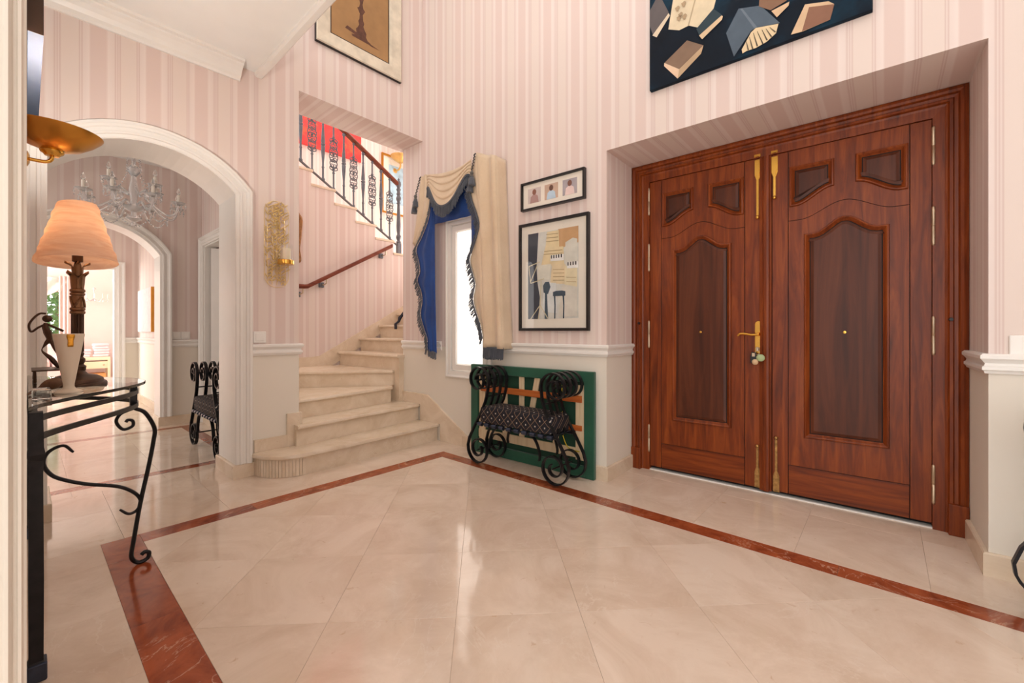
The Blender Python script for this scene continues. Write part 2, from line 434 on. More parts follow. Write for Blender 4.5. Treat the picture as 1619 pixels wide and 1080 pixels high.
# ---- hallway, passage, living room shells
o = MB().box(-5.90, -5.0, 1.36, 1.44, 2.03, 2.86).box(-5.0, XAB, 1.36, 1.44, 0, 2.86).box(-6.02, -5.90, 1.36, 1.44, 0, 2.86).build('wall_north', M['paper_dado'])
stripe_uv(o); struct(o, 'pink striped hallway wall with the narrow side door', 'wall')
B_Y0, B_Y1, B_ZS, B_RISE = -.07, .98, 1.88, .30
cv2 = arch_curve((B_Y0+B_Y1)/2, (B_Y1-B_Y0)/2, B_ZS, B_RISE)
mb = MB().box(-6.32, -6.02, -2.6, B_Y0, 0, 2.86).box(-6.32, -6.02, B_Y1, 1.44, 0, 2.86)
for (ya, za), (yb, zb) in zip(cv2, cv2[1:]): mb.prism([(ya, za), (yb, zb), (yb, 2.86), (ya, 2.86)], -6.32, -6.02, lambda p, a: (a, p[0], p[1]))
o = mb.build('wall_west', M['paper_dado']); stripe_uv(o); struct(o, 'pink striped hallway wall with the second arch', 'wall')
o = MB().box(-6.32, XAB, -2.7, -2.6, 0, 2.86).build('wall_south', M['paper_dado']); stripe_uv(o); struct(o, 'unseen pink striped end wall added to keep sky light out of the hallway', 'wall')  # out-of-view wall added to stop sky light spilling into the hallway
struct(MB().box(-6.32, XAB, -2.6, 1.44, 2.86, 2.94).build('ceiling', M['ceil']), 'white hallway ceiling above the chandelier', 'ceiling')
o = MB().box(-9.0, -6.32, 1.14, 1.24, 0, 2.6).build('wall_north', M['paper_pale']); stripe_uv(o); struct(o, 'pale pink passage wall carrying the gilt edged canvas', 'wall')
LX = -8.62
o = MB().box(LX-.15, LX, .89, 1.24, 0, 2.6).box(LX-.15, LX, -2.6, -.12, 0, 2.6).box(LX-.15, LX, -.12, .89, 1.985, 2.6).build('wall_west', M['paper_dado']); stripe_uv(o)
struct(o, 'pink striped passage wall around the living room doorway', 'wall')
struct(MB().box(LX-.15, -6.32, -2.6, 1.24, 2.6, 2.7).build('ceiling', M['ceil']), 'white passage ceiling behind the second arch', 'ceiling')
M['pinkpaint'] = plain('pink wall paint', (238,214,206), .7, var=.015)
LW = -12.5
# far wall of the living room with a garden window
mb = MB().box(LW-.2, LW, .53, 2.2, 0, 2.6).box(LW-.2, LW, -2.6, -.6, 0, 2.6).box(LW-.2, LW, -.6, .53, 2.1, 2.6).box(LW-.2, LW, -.6, .53, 0, .10)
struct(mb.build('wall_west', M['pinkpaint']), 'plain pink far living room wall with the garden window', 'wall')
struct(MB().box(LW, LX-.15, 2.0, 2.2, 0, 2.6).build('wall_north', M['pinkpaint']), 'plain pink living room side wall beyond the doorway', 'wall')
struct(MB().box(LW-.2, LX-.15, -2.6, 2.2, 2.6, 2.7).build('ceiling', M['ceil']), 'white living room ceiling beyond the doorway', 'ceiling')
# ---- stairwell
XW = -4.95
o = MB().box(-6.2, -6.05, 1.44, 5.3, 0, ZT).build('wall_west', M['paper']); stripe_uv(o); struct(o, 'pink striped stairwell wall behind the red canvas', 'wall')
o = MB().box(-6.05, XAB+.02, 5.2, 5.3, 0, ZT).build('wall_north', M['paper']); stripe_uv(o); struct(o, 'pink striped wall at the stair landing', 'wall')
p0 = dw(UE, 0); p1 = dw(UE, .5)
o = MB().box(UE, UE+.15, p1[1]-.02, 5.3, 0, ZT).build('wall_east', M['paper']); stripe_uv(o); struct(o, 'pink striped stairwell side wall behind the front wall', 'wall')

# ---- trims : chair rails, skirting
RAIL = [(0, .868), (.012, .868), (.016, .878), (.022, .884), (.022, .896), (.014, .902), (.012, .912), (.022, .925), (.028, .932), (.028, .945), (.020, .953), (0, .953)]
SKIRT = [(0, 0), (.018, 0), (.018, .094), (.013, .100), (0, .100)]
def rail(name, path, label, prof=RAIL, mat='white', cat='moulding', mp=lambda p, a: (p[0], p[1], a)):
    mb = MB(); sweep(mb, path, prof, mp); return struct(mb.build(name, M[mat]), label, cat)
dm = lambda p, a: dw(p[0], p[1], a)
# left is "out" for offset_poly, so walk with the room on the left
rail('trim_3', [(WU0-.09, 0), (UE, 0)], 'white chair rail left of the curtained window', mp=dm)
rail('trim_4', [(RU0, .44), (RU0, 0), (WU1+.07, 0)], 'white chair rail between the window and the door recess', mp=dm)
rail('trim_5', [(2.6, 0), (RU1, 0), (RU1, .44)], 'white chair rail right of the entrance door', mp=dm)
rail('trim_6', [(XAB+.02, 1.42), (XA, 1.42), (XA, 1.087)][::-1][::-1], 'white chair rail between the arch and the stair', mp=lambda p, a: (p[0], p[1], a)) if False else \
rail('trim_6', [(-3.60, 1.42), (XA, 1.42), (XA, 1.087)], 'white chair rail between the arch and the stair')
rail('trim_7', [(-5.0, 1.36), (-6.02, 1.36), (-6.02, 1.07)][1:], 'white chair rail in the hallway beside the second arch')
rail('trim_8', [(-6.32, 1.14), (-8.62, 1.14), (-8.62, .98)], 'white chair rail along the passage wall')
rail('baseboard_north', [(RU0, .44), (RU0, 0), (-2.90, 0)], 'cream stone skirting between the stair and the door recess', SKIRT, 'stone', 'skirting', dm)
rail('baseboard_east', [(2.6, 0), (RU1, 0), (RU1, .44)], 'cream stone skirting right of the entrance door', SKIRT, 'stone', 'skirting', dm)
rail('baseboard_west', [(XA, 1.10), (XA, A_Y1), (XAB, A_Y1), (XAB, 1.2)], 'cream stone plinth wrapped around the right arch pier', [(0,0),(.022,0),(.022,.094),(.016,.10),(0,.10)], 'stone', 'skirting')
rail('baseboard_south', [(XAB, 0.0), (XAB, A_Y0), (XA, A_Y0), (XA, .002)], 'cream stone plinth of the left arch pier', [(0,0),(.022,0),(.022,.094),(.016,.10),(0,.10)], 'stone', 'skirting')
rail('baseboard_far', [(-5.0, 1.36), (-6.02, 1.36), (-6.02, B_Y1), (-6.32, B_Y1)], 'cream stone skirting at the hallway corner', SKIRT, 'stone', 'skirting')
rail('baseboard_passage', [(-6.32, 1.14), (-8.62, 1.14), (-8.62, .98)], 'cream stone skirting along the passage wall', SKIRT, 'stone', 'skirting')
# ---- arch casings (white mouldings)
CAS = [(0, 0), (0, .018), (.018, .022), (.022, .030), (.034, .030), (.038, .022), (.058, .020), (.063, .030), (.074, .034), (.080, .040), (.094, .040), (.10, .030), (.10, 0)]
def arch_trim(name, curve, y0, y1, xf, label, xb, z0=.1):
    mb = MB(); path = [(y0, z0)]+curve+[(y1, z0)]
    sweep(mb, path, CAS, lambda p, a: (xf+a, p[0], p[1]))
    # liner of the opening
    sweep(mb, path, [(0, 0), (-.004, 0), (-.004, xb-xf), (0, xb-xf)], lambda p, a: (xf+a+(.012 if a == 0 else 0), p[0], p[1]))
    return struct(mb.build(name, M['white']), label, 'moulding')
arch_trim('trim_9', cv, A_Y0, A_Y1, XA, 'white moulded casing of the large arched opening', XAB)
arch_trim('trim_10', cv2, B_Y0, B_Y1, -6.02, 'white moulded casing of the second arch', -6.32)
# casing of the living room doorway
mb = MB(); sweep(mb, [(-.12, 0), (-.12, 1.985), (.89, 1.985), (.89, 0)], CAS, lambda p, a: (LX+a, p[0], p[1]))
sweep(mb, [(-.12, 0), (-.12, 1.985), (.89, 1.985), (.89, 0)], [(0, 0), (-.02, 0), (-.02, -.15), (0, -.15)], lambda p, a: (LX+a, p[0], p[1]))
struct(mb.build('trim_11', M['white']), 'white casing of the living room doorway', 'moulding')
# hallway side door, ajar
d2 = empty('door_2', (-5.90, 1.36, 0)); struct(d2, 'white hallway side door standing ajar in its casing', 'door')
mb = MB(); sweep(mb, [(.90, 0), (.90, 2.03), (0, 2.03), (0, 0)], [(-a, b) for a, b in CAS], lambda p, a: (p[0], -a, p[1])); mb.build('casing', M['white'], d2)
mb = MB().box(0, .90, .0, .10, 2.015, 2.03).box(0, .02, 0, .1, 0, 2.015).box(.88, .90, 0, .1, 0, 2.015); mb.build('door_lining', M['white'], d2)
lf = MB().box(0, .04, 0, .80, .01, 2.0).build('door_leaf', M['white'], d2, loc=(.06, .06, 0), rotz=radians(-32), bevel=.004)
for z in (.4, 1.05, 1.75): MB().lathe([(.009, z-.05), (.009, z+.05)], 8, (-.006, -.004, 0)).build('hinge', M['steelhinge'], lf)
# doorway lining at the camera's left
prof = [(-.86, .0012), (-.852, .0012), (-.850, -.0015), (-.846, -.0035), (-.8455, -.0065), (-.848, -.008), (-.848, -.0105), (-.842, -.012), (-.838, -.0145), (-.838, -.0175), (-.8405, -.019), (-.8405, -.030), (-.834, -.034), (-.834, -.22), (-.86, -.22)]
struct(MB().prism(prof, 0, 2.945).build('trim_12', M['cream_trim']), 'ivory fluted doorway moulding at the left edge of the picture', 'moulding')
# ================================================================== STAIRS
RZ_ = .161
stairs = empty('stairs', (-3.3, 2.0, 0)); struct(stairs, 'cream stone stair winding up behind the striped wall', 'stairs')
OX, OY = -3.3, 2.0
def L3(p, z): return (p[0]-OX, p[1]-OY, z)
def step(k, nose, back, curved=False, base=None, lower=None):
    """nose: front edge polyline; back: points closing the tread. tread + riser"""
    z = k*RZ_; zb = (k-1)*RZ_ if lower is None else lower
    poly = nose + back
    if sum(poly[i-1][0]*poly[i][1]-poly[i][0]*poly[i-1][1] for i in range(len(poly))) < 0:
        nose2 = nose[::-1]; poly = nose2 + back[::-1]
        # keep nose first
        poly = nose[::-1] + back[::-1]
    T = .030
    body = offset_open(nose, back, .028)
    mb = MB(); P0 = poly; n_ = len(nose)
    def shr(d): return offset_open(nose, back, d)
    ls = [[L3(p, z-T) for p in shr(.006)], [L3(p, z-T*.75) for p in shr(0)], [L3(p, z-T*.3) for p in shr(0)], [L3(p, z) for p in shr(.007)]]
    t = mb.loops(ls, True, True).build('tread', M['stone'], stairs, smooth=True)
    mb = MB(); mb.prism(body, zb, z-T, L3); r = mb.build('riser', M['stone'], stairs, smooth=curved)
    return t, r
def offset_open(nose, back, d):
    """polygon nose+back with the nose moved inwards by d"""
    poly = nose+back
    A = sum(poly[i-1][0]*poly[i][1]-poly[i][0]*poly[i-1][1] for i in range(len(poly)))
    q = offset_poly(nose, d if A > 0 else -d, closed=False)
    return q+back
WD = dw(-3.3)[1]-.004
PIV = (-3.80, 2.50)
# bullnose first step
bn = [(-3.215, WD), (-3.165, 1.62)] + [(-3.165+(-.30)*(1-cos(a)), 1.35-.275*sin(a)) for a in [pi/2*k/9 for k in range(10)]]
bn[-1] = (-3.452, 1.075)
s1b = [(-3.474, 1.075), (-3.474, 1.42), (-3.60, 1.50), (-3.60, WD-.02)]
step(1, bn, s1b, True)
# vertical strips that clad the curved riser
cl = offset_open(bn, s1b, .026)[2:12]
for (xa, ya), (xb, yb) in zip(cl, cl[1:]):
    for h_ in range(2):
        ax, ay = xa+(xb-xa)*(h_/2+.03), ya+(yb-ya)*(h_/2+.03); bx, by = xa+(xb-xa)*(h_/2+.47), ya+(yb-ya)*(h_/2+.47)
        nx, ny = (yb-ya), -(xb-xa); l = math.hypot(nx, ny); nx, ny = nx/l*-.004, ny/l*-.004
        MB().prism([(ax, ay), (bx, by), (bx+nx, by+ny), (ax+nx, ay+ny)], 0.002, RZ_-.031, L3).build('stave', M['stone'], stairs)
WD2 = dw(-3.55)[1]-.004
step(2, [(-3.505, WD2), (-3.375, 1.375)], [(-3.474, 1.375), (-3.474, 1.43), (-3.95, 1.43), (-3.95, 2.60), (-3.6, WD2)])
step(3, [(PIV[0]+.005, PIV[1]-.02), (-3.63, 1.5), (-3.617, 1.43)], [(-4.80, 1.43), (-4.50, 1.85), (-3.93, 2.56)])
step(4, [(PIV[0]-.04, PIV[1]+.005), (-4.38, 1.80), (-4.62, 1.43)], [(-4.95, 1.43), (-4.95, 2.53), (-3.87, 2.56)])
sy = [2.465+.272*k for k in range(8)]
def flight_step(k, y, first=False):
    z = k*RZ_; T = .03; y2 = y+.272
    xr = -3.795 if not first else -3.785
    yr = y+(.055 if first else 0)
    nose = [(-4.935, y), (xr+.012, yr)]
    back = [(xr+.012, y2+.05), (-4.935, y2+.05)]
    sh = lambda d: offset_open(nose, back, d)
    MB().loops([[L3(p, z-T) for p in sh(.006)], [L3(p, z-T*.75) for p in sh(0)], [L3(p, z-T*.3) for p in sh(0)], [L3(p, z) for p in sh(.007)]], True, True).build('tread', M['stone'], stairs, smooth=True)
    b = sh(.028); b = [b[0], (xr, b[1][1]), (xr, y2+.05), b[3]]
    MB().prism(b, (.322 if first else z-RZ_-.01), z-T, L3).build('riser', M['stone'], stairs)
flight_step(5, sy[0], True)
for k in range(6, 12): flight_step(k, sy[k-5])
MB().box(-6.04-OX, -3.80-OX, 4.08-OY, 5.2-OY, 1.60, 1.771).build('landing', M['stone'], stairs)
# upper flight back to the left
for k in range(12, 20):
    y1 = 3.245+.272*(13-k)+.272; z = k*RZ_+.008
    MB().box(-6.04-OX, XW-OX+.012, y1-.272-OY, y1+.02-OY, z-.03, z).build('tread', M['stone'], stairs, bevel=.006)
# wall between the flights with a stepped top
prof = [(1.43, 0), (4.1, 0), (4.1, 1.60)]
y1 = 3.245+.272*(13-12)+.272
prof = [(1.43, 0), (y1, 0)]
for k in range(12, 20):
    ya = 3.245+.272*(13-k)+.272; z = k*RZ_+.008-.03
    prof += [(ya, z), (max(ya-.272, 1.43), z)]
mb = MB()
for k in range(12, 20):
    ya = 3.245+.272*(13-k)+.272; z = k*RZ_+.008-.03
    mb.box(XW-.08, XW, max(ya-.272, 1.45), ya, .0, z); mb.box(-6.04, XW-.08, max(ya-.272, 1.45), ya, z-.28, z)
o = mb.build('wall_stair', M['paper']); stripe_uv(o); struct(o, 'pink striped stepped wall under the upper stair flight', 'wall')
# stone stringer skirting on that wall
SL = .161/.272
st_poly = [(1.45, .60), (2.05, .755), (2.165, .752), (2.46, .66), (2.46, .55)]
mb = MB()
lo = [(2.10, .64), (2.44, .64), (4.1, .64+SL*1.66-.05)]
mb.prism([(2.165, .64), (2.40, .64), (4.05, 1.60), (4.05, 1.79), (3.424, 1.41), (2.253, .678+.085), (2.165, .752)], XW, XW+.014, lambda p, a: (a, p[0], p[1]))
mb.prism([(1.45, .62), (2.165, .62), (2.165, .752), (1.45, .752)], XW, XW+.014, lambda p, a: (a, p[0], p[1]))
struct(mb.build('baseboard_stair', M['stone']), 'cream stone skirting climbing the stair wall', 'skirting')
# stepped stone skirting on the pier left of the stair and at the front wall
mb = MB().box(XA, XA+.016, 1.10, 1.335, RZ_, .252).box(XA, XA+.020, 1.325, 1.42, RZ_, .412).box(XA-.10, XA+.020, 1.42, 1.438, .322, .412)
struct(mb.build('baseboard_stair', M['stone'], bevel=.002), 'cream stone upstand on the pier beside the first steps', 'skirting')
mb = MB().prism([(-3.80, .32), (-3.80, .425), (-3.40, .425), (-2.84, .10), (-2.84, .0), (-3.2, 0), (-3.2, .161), (-3.5, .161), (-3.5, .32)], 0, -.016, lambda p, a: dw(p[0], a, p[1]))
struct(mb.build('baseboard_stair', M['stone']), 'cream stone skirting sloping down the front wall beside the steps', 'skirting')
# ---------------- wall handrail
hr = empty('handrail', (XW, 2.6, 1.8)); tag(hr, 'brown wooden handrail on the stair wall held by chrome brackets', 'handrail')
def HL(p): return (p[0]-XW, p[1]-2.6, p[2]-1.8)
hx_ = XW+.075
path = [(hx_, 1.75, 1.545), (hx_, 2.05, 1.545), (hx_, 2.085, 1.55), (hx_, 2.12, 1.57), (hx_, 3.175, 2.168)]
mb = MB(); ls = []
for i, p in enumerate(path):
    dz = [(-.022, -.022), (.022, -.022), (.026, .005), (.018, .026), (-.018, .026), (-.026, .005)]
    ls.append([HL((p[0]+a, p[1], p[2]+b)) for a, b in dz])
mb.loops(ls, True, True).build('rail', M['railwood'], hr, bevel=.004)
for y, z in ((2.035, 1.545), (2.30, 1.672), (3.08, 2.114)):
    MB().tube([HL((XW+.004, y-.03, z-.085)), HL((XW+.05, y-.02, z-.085)), HL((hx_, y, z-.07)), HL((hx_, y, z-.018))], .007, 8).build('bracket', M['steelhinge'], hr)
    MB().box(0, .03, -.06, -.005, -.03, .03).build('bracket_plate', M['grey_iron'], hr, loc=HL((XW, y, z-.085)), bevel=.004)
# ---------------- balustrade of the upper flight
bal = empty('balustrade', (XW-.06, 3.36, 2.1)); tag(bal, 'grey wrought iron stair balustrade with ring balusters and wooden rail', 'balustrade')
BX = XW-.05
def BL(p): return (p[0]-XW+.06, p[1]-3.36, p[2]-2.1)
zb = lambda y: 2.300+(3.20-y)*.60      # lower bar
zr = lambda y: 3.04+(3.325-y)*.59      # under the rail
path = [(BX, 3.34, zr(3.34)+.0), (BX, 1.5, zr(1.5))]
mb = MB(); ls = []
for p in path: ls.append([BL((p[0]+a, p[1], p[2]+b)) for a, b in [(-.026, .0), (.026, .0), (.032, .025), (.022, .052), (-.022, .052), (-.032, .025)]])
mb.loops(ls, True, True).build('handrail', M['railwood'], bal, bevel=.004)
MB().tube([BL((BX, 3.33, zb(3.33))), BL((BX, 1.5, zb(1.5)))], 0, up=(1,0,0), flat=(.03, .014)).build('bottom_rail', M['grey_iron'], bal)
# newel
mb = MB().box(-.026, .026, -.026, .026, -.16, .13)
mb.lathe([(.026, .13), (.035, .145), (.02, .165), (.034, .20), (.034, .225), (.02, .25), (.027, .30), (.030, .36), (.024, .50), (.019, .66), (.030, .675), (.018, .69), (.034, .73), (.034, .75), (.02, .78), (.03, .80), (.02, .83), (.032, .865), (.02, .885), (.03, .91), (.034, .93), (.028, .965), (.012, .985), (.016, 1.0), (.004, 1.02)], 14)
mb.build('newel_post', M['grey_iron'], bal, smooth=True, loc=BL((BX, 3.36, 2.12)))
def spindle():
    mb = MB(); h = .765
    mb.lathe([(.010, 0), (.022, .004), (.022, .02), (.012, .035), (.012, .14), (.017, .15), (.012, .16), (.011, .20), (.021, .32), (.024, .385), (.015, .392), (.027, .40), (.027, .412), (.015, .42), (.024, .43), (.020, .50), (.011, .62), (.016, .63), (.011, .64), (.011, .72), (.02, .735), (.02, .75), (.010, h)], 10)
    return mb.mesh('spindle')
def ringbal():
    mb = MB(); mb.lathe([(.018, 0), (.018, .02), (.010, .03), (.010, .18), (.018, .19), (.011, .2), (.011, .225)], 10); mb.lathe([(.011, .58), (.018, .6), (.011, .61), (.010, .73), (.018, .745), (.010, .765)], 10)
    def ring(cy, cz, r, n=18, t=.006):
        mb.tube([(0, cy+r*cos(2*pi*k/n), cz+r*sin(2*pi*k/n)) for k in range(n+1)], t, 5, up=(1,0,0))
    for cz, r in ((.30, .045), (.375, .052), (.43, .052), (.505, .045)): ring(0, cz, r)
    for sgn in (-1, 1):
        for cz, r in ((.27, .022), (.34, .026), (.405, .024), (.47, .026), (.535, .022)): ring(sgn*.018, cz, r, 12, .005)
        mb.tube(smoothpath([(0, 0, .215), (0, sgn*.045, .235), (0, sgn*.04, .265), (0, sgn*.018, .27)], 4), .006, 5, up=(1,0,0))
        mb.tube(smoothpath([(0, 0, .59), (0, sgn*.045, .57), (0, sgn*.04, .54), (0, sgn*.018, .535)], 4), .006, 5, up=(1,0,0))
    mb.ball((0, 0, .405), .016); mb.ball((0, 0, .235), .016); mb.ball((0, 0, .57), .016)
    return mb.mesh('ringbal')
sp_me, rb_me = spindle(), ringbal()
for me in (sp_me, rb_me):
    me.materials.append(M['grey_iron']); me.polygons.foreach_set('use_smooth', [True]*len(me.polygons))
    import bmesh
    bm = bmesh.new(); bm.from_mesh(me); bmesh.ops.recalc_face_normals(bm, faces=bm.faces); bm.to_mesh(me); bm.free()
for i in range(14):
    y = 3.218-.1285*i
    o = bpy.data.objects.new('ring_baluster' if i % 2 == 0 else 'baluster', rb_me if i % 2 == 0 else sp_me); COL.objects.link(o); o.parent = bal
    o.location = BL((BX, y, zb(y))); o.scale = (1, 1, (zr(y)-zb(y))/.765)
# ================================================================== ENTRANCE DOOR
DV = .45
door = empty('door_1', dw(-.56, DV, 0), TH); struct(door, 'large double entrance door of varnished reddish brown panelled wood', 'door')
UO = -.56
def DL(p, v=0.): return (p[0]-UO, v, p[1])       # u,z -> door local ; +v goes away from the hall
# frame: moulded casing around
FR = [(0, 0), (0, -.035), (-.018, -.042), (-.03, -.036), (-.036, -.022), (-.05, -.020), (-.056, -.030), (-.068, -.030), (-.074, -.016), (-.085, -.012), (-.13, -.010), (-.13, .06), (0, .06)]
fr = MB(); path = [(RU0+.002, 0), (RU0+.002, RZ-.003), (RU1-.002, RZ-.003), (RU1-.002, 0)]
# walking up the left side, the opening is on the right: negative offsets go inwards
sweep(fr, path, FR, lambda p, a: DL(p, a)); frame = fr.build('door_frame', M['wood'], door, smooth=False)
for u0, u1 in ((RU0+.004, RU0+.075), (RU1-.075, RU1-.004)):
    MB().box(u0-UO-.002, u1-UO+.002, -.050, -.0, 0, .16).build('plinth_block', M['wood'], frame, bevel=.004)
ROLL = [(0,0)]
def ring(outer, inner, v0, v1, mat, parent, name):
    """flat frame piece between two closed loops of equal length"""
    mb = MB(); n = len(outer)
    lo = [[DLl(p, v1) for p in outer], [DLl(p, v0) for p in outer], [DLl(p, v0) for p in inner], [DLl(p, v1) for p in inner]]
    mb.loops(lo); return mb.build(name, mat, parent)
def resample(P, n):
    """closed polygon to n points, starting at P[0]"""
    Q = P+[P[0]]; L = [0]
    for a, b in zip(Q, Q[1:]): L.append(L[-1]+math.hypot(b[0]-a[0], b[1]-a[1]))
    out = []
    for k in range(n):
        s_ = L[-1]*k/n; i = max(j for j in range(len(L)) if L[j] <= s_+1e-12); i = min(i, len(P)-1)
        t = (s_-L[i])/(L[i+1]-L[i]); out.append((Q[i][0]+(Q[i+1][0]-Q[i][0])*t, Q[i][1]+(Q[i+1][1]-Q[i][1])*t))
    return out
def side_pts(P, counts):
    """resample polygon whose 'sides' are polylines; P list of sides (each list of pts, end excluded)"""
    out = []
    for S_, (nxt), c_ in zip(P, P[1:]+P[:1], counts):
        Q = S_+[nxt[0]]; L = [0]
        for a, b in zip(Q, Q[1:]): L.append(L[-1]+math.hypot(b[0]-a[0], b[1]-a[1]))
        for k in range(c_):
            s_ = L[-1]*k/c_; i = max(j for j in range(len(L)-1) if L[j] <= s_+1e-12)
            t = (s_-L[i])/(L[i+1]-L[i]); out.append((Q[i][0]+(Q[i+1][0]-Q[i][0])*t, Q[i][1]+(Q[i+1][1]-Q[i][1])*t))
    return out
def ss(t): return t*t*(3-2*t)
def make_leaf(u0, u1, mirror, label):
    """u0<u1 leaf edges in wall coordinates"""
    global DLl
    leaf = empty('door_leaf', (u0-UO, 0, 0), 0, door); leaf['label'] = label
    w = u1-u0
    DLl = lambda p, v=0.: (p[0], v, p[1])
    z0, z1 = .028, 2.178; sw0, sw1 = .088, .088; g = .0018
    MB().box(0, w, .006, .045, z0, z1).build('core', M['dark'], leaf)
    P = lambda name, a, b, c_, d, mat=M['wood']: MB().box(a+g, b-g, -.0, .01, c_+g, d-g).build(name, mat, leaf, bevel=.0015)
    P('stile', 0, sw0, z0, z1); P('stile', w-sw1, w, z0, z1)
    P('bottom_rail', sw0, w-sw1, z0, .21, M['woodh'])
    iw = w-sw0-sw1; c0 = w/2
    # S curve between upper and lower framing
    def sc(u, lo=1.74, hi=1.822):
        t = abs(u-c0)/(iw/2)
        return lo+(hi-lo)*(1-ss(min(1, t/.78)))
    def bigtop(u, hw, lo=1.648, hi=1.728):
        t = abs(u-c0)/hw
        return lo+(hi-lo)*(1-ss(min(1, max(0, t-.04)/.72)))
    n = 24
    # lower frame with arched panel
    a, b = sw0+g, w-sw1-g
    hw = .198; pa, pb, pz = c0-hw, c0+hw, .392
    lin = lambda x0, x1, k: [x0+(x1-x0)*i/k for i in range(k)]
    outer = [(a, .21+g)]+[(b, .21+g)]+[(u, sc(u)-g) for u in lin(b, a, n)]+[(a, sc(a)-g)]
    inner = [(pa, pz), (pb, pz)]+[(u, bigtop(u, hw)) for u in lin(pb, pa, n)]+[(pa, bigtop(pa, hw))]
    ring(outer, inner, 0, .01, M['wood'], leaf, 'panel_surround')
    def panel(P_, name='panel'):
        pr = [(0, 0), (.004, -.012), (.010, -.014), (.016, -.010), (.020, -.002), (.026, .002), (.030, .008), (.034, .008), (.038, .003)]
        # moulding in lighter wood, field in darker wood
        mo = MB(); mo.loops([[DLl(p, v) for p in offset_poly(P_, o_)] for o_, v in pr]); pm = mo.build('panel_moulding', M['wood'], leaf, smooth=True)
        fi = MB(); k = .038
        fi.loops([[DLl(p, .004) for p in offset_poly(P_, k-.004)], [DLl(p, .003) for p in offset_poly(P_, k)], [DLl(p, .001) for p in offset_poly(P_, k+.006)], [DLl(p, -.001) for p in offset_poly(P_, k+.012)]], False, True)
        fi.build(name, M['panelwood'], leaf)
    panel(inner)
    # upper frame, two small panels whose lower edges follow the curve
    for s_ in (0, 1):
        ua, ub = (a, c0) if s_ == 0 else (c0, b)
        o_ = [(ua, sc(ua)+g), *[(u, sc(u)+g) for u in lin(ua, ub, n)][1:], (ub, sc(ub)+g), (ub, z1-g), (ua, z1-g)]
        q0, q1 = (a+.004, c0-.049) if s_ == 0 else (c0+.049, b-.004)
        zl = lambda u: 1.826+.088*(1-ss(min(1, max(0, abs(u-c0)-.05)/.19)))
        i_ = [(q0, zl(q0)), *[(u, zl(u)) for u in lin(q0, q1, n)][1:], (q1, zl(q1)), (q1, 2.078), (q0, 2.078)]
        ring(o_, i_, 0, .01, M['wood'], leaf, 'panel_surround')
        panel(i_)
    # hinges on the outer side
    hu = -.004 if not mirror else w+.004
    for za, zb_ in ((1.94, 2.125), (1.515, 1.70), (.934, 1.117), (.145, .33)):
        mb = MB(); mb.lathe([(.004, za-.012), (.008, za-.006), (.0085, za), (.0085, (za+zb_)/2-.002), (.007, (za+zb_)/2), (.0085, (za+zb_)/2+.002), (.0085, zb_), (.008, zb_+.006), (.004, zb_+.012)], 10, (hu, -.008, 0))
        mb.build('hinge', M['steelhinge'], leaf, smooth=True)
    # peep hole
    MB().lathe([(.002, -.004), (.008, -.003), (.009, 0), (.009, .004)], 12).build('peephole', M['brass'], leaf).matrix_local = Matrix.Translation((c0, -.0005, 1.043)) @ Matrix.Rotation(radians(90), 4, 'X') @ Matrix.Scale(-1, 4, (0,0,1))
    return leaf
lw = .735
leafL = make_leaf(-1.333, -.600, False, 'narrower looking left leaf with the handle and keys')
leafR = make_leaf(-.532, .203, True, 'right leaf with two flush bolts')
# astragal down the middle
MB().prism([(-.602, .002), (-.602, -.004), (-.585, -.010), (-.575, -.018), (-.560, -.020), (-.548, -.016), (-.544, -.004), (-.534, .002)], .02, 2.178, lambda p, a: (p[0]-UO, p[1], a)).build('astragal', M['wood'], door)
# jamb strip between frame and leaves
MB().box(RU0+.125-UO, -1.336-UO, -.004, .04, 0, 2.30).build('jamb', M['wood'], door); MB().box(.206-UO, RU1-.125-UO, -.004, .04, 0, 2.30).build('jamb', M['wood'], door)
MB().box(RU0+.125-UO, RU1-.125-UO, -.004, .04, 2.181, 2.30).build('lintel', M['woodh'], door)
MB().box(RU0-UO, RU1-UO, .045, .16, 0, RZ).build('backing', M['dark'], door)
MB().box(RU0+.125-UO, RU1-.125-UO, -.004, .044, 0, .007).build('light_gap_strip', M['white'], door)  # white strip painted in for the light leaking under the door leaves
# flush bolts
def bolt(leaf, u, za, zb_, up, mat):
    w0 = leaf.location.x+UO; x = u-w0; s_ = 1 if up else -1; zp = zb_ if up else za
    root = MB()
    pl = [(-.017, 0), (.017, 0), (.017, .10), (.008, .128), (-.008, .128), (-.017, .10)]
    root.prism([(p[0], zp-s_*p[1]) for p in pl], -.0045, .0005, lambda p, a: (p[0], a, p[1]))
    root.prism([(p[0]*.72, zp-s_*(.006+p[1]*.78)) for p in pl], -.009, -.004, lambda p, a: (p[0], a, p[1]))
    root.box(-.0065, .0065, -.010, 0, min(za, zb_)+.008, max(za, zb_)-.01)
    ze = za if up else zb_
    root.ball((0, -.014, ze+s_*.005), .012, 10, 6)
    o = root.build('flush_bolt', mat, leaf, loc=(x, 0, 0), smooth=True); return o
bolt(leafL, -.612, 1.785, 2.168, True, M['brass']); bolt(leafR, -.517, 1.895, 2.165, True, M['brass'])
bolt(leafL, -.613, .030, .305, False, M['tarnish']); bolt(leafR, -.508, .026, .375, False, M['tarnish'])
for u in (-.612, -.517):
    MB().box(u-UO-.018, u-UO-.010, -.016, 0, 2.182, 2.20).box(u-UO+.010, u-UO+.018, -.016, 0, 2.182, 2.20).box(u-UO-.010, u-UO+.010, -.020, -.012, 2.184, 2.198).build('bolt_keeper', M['brass'], door)
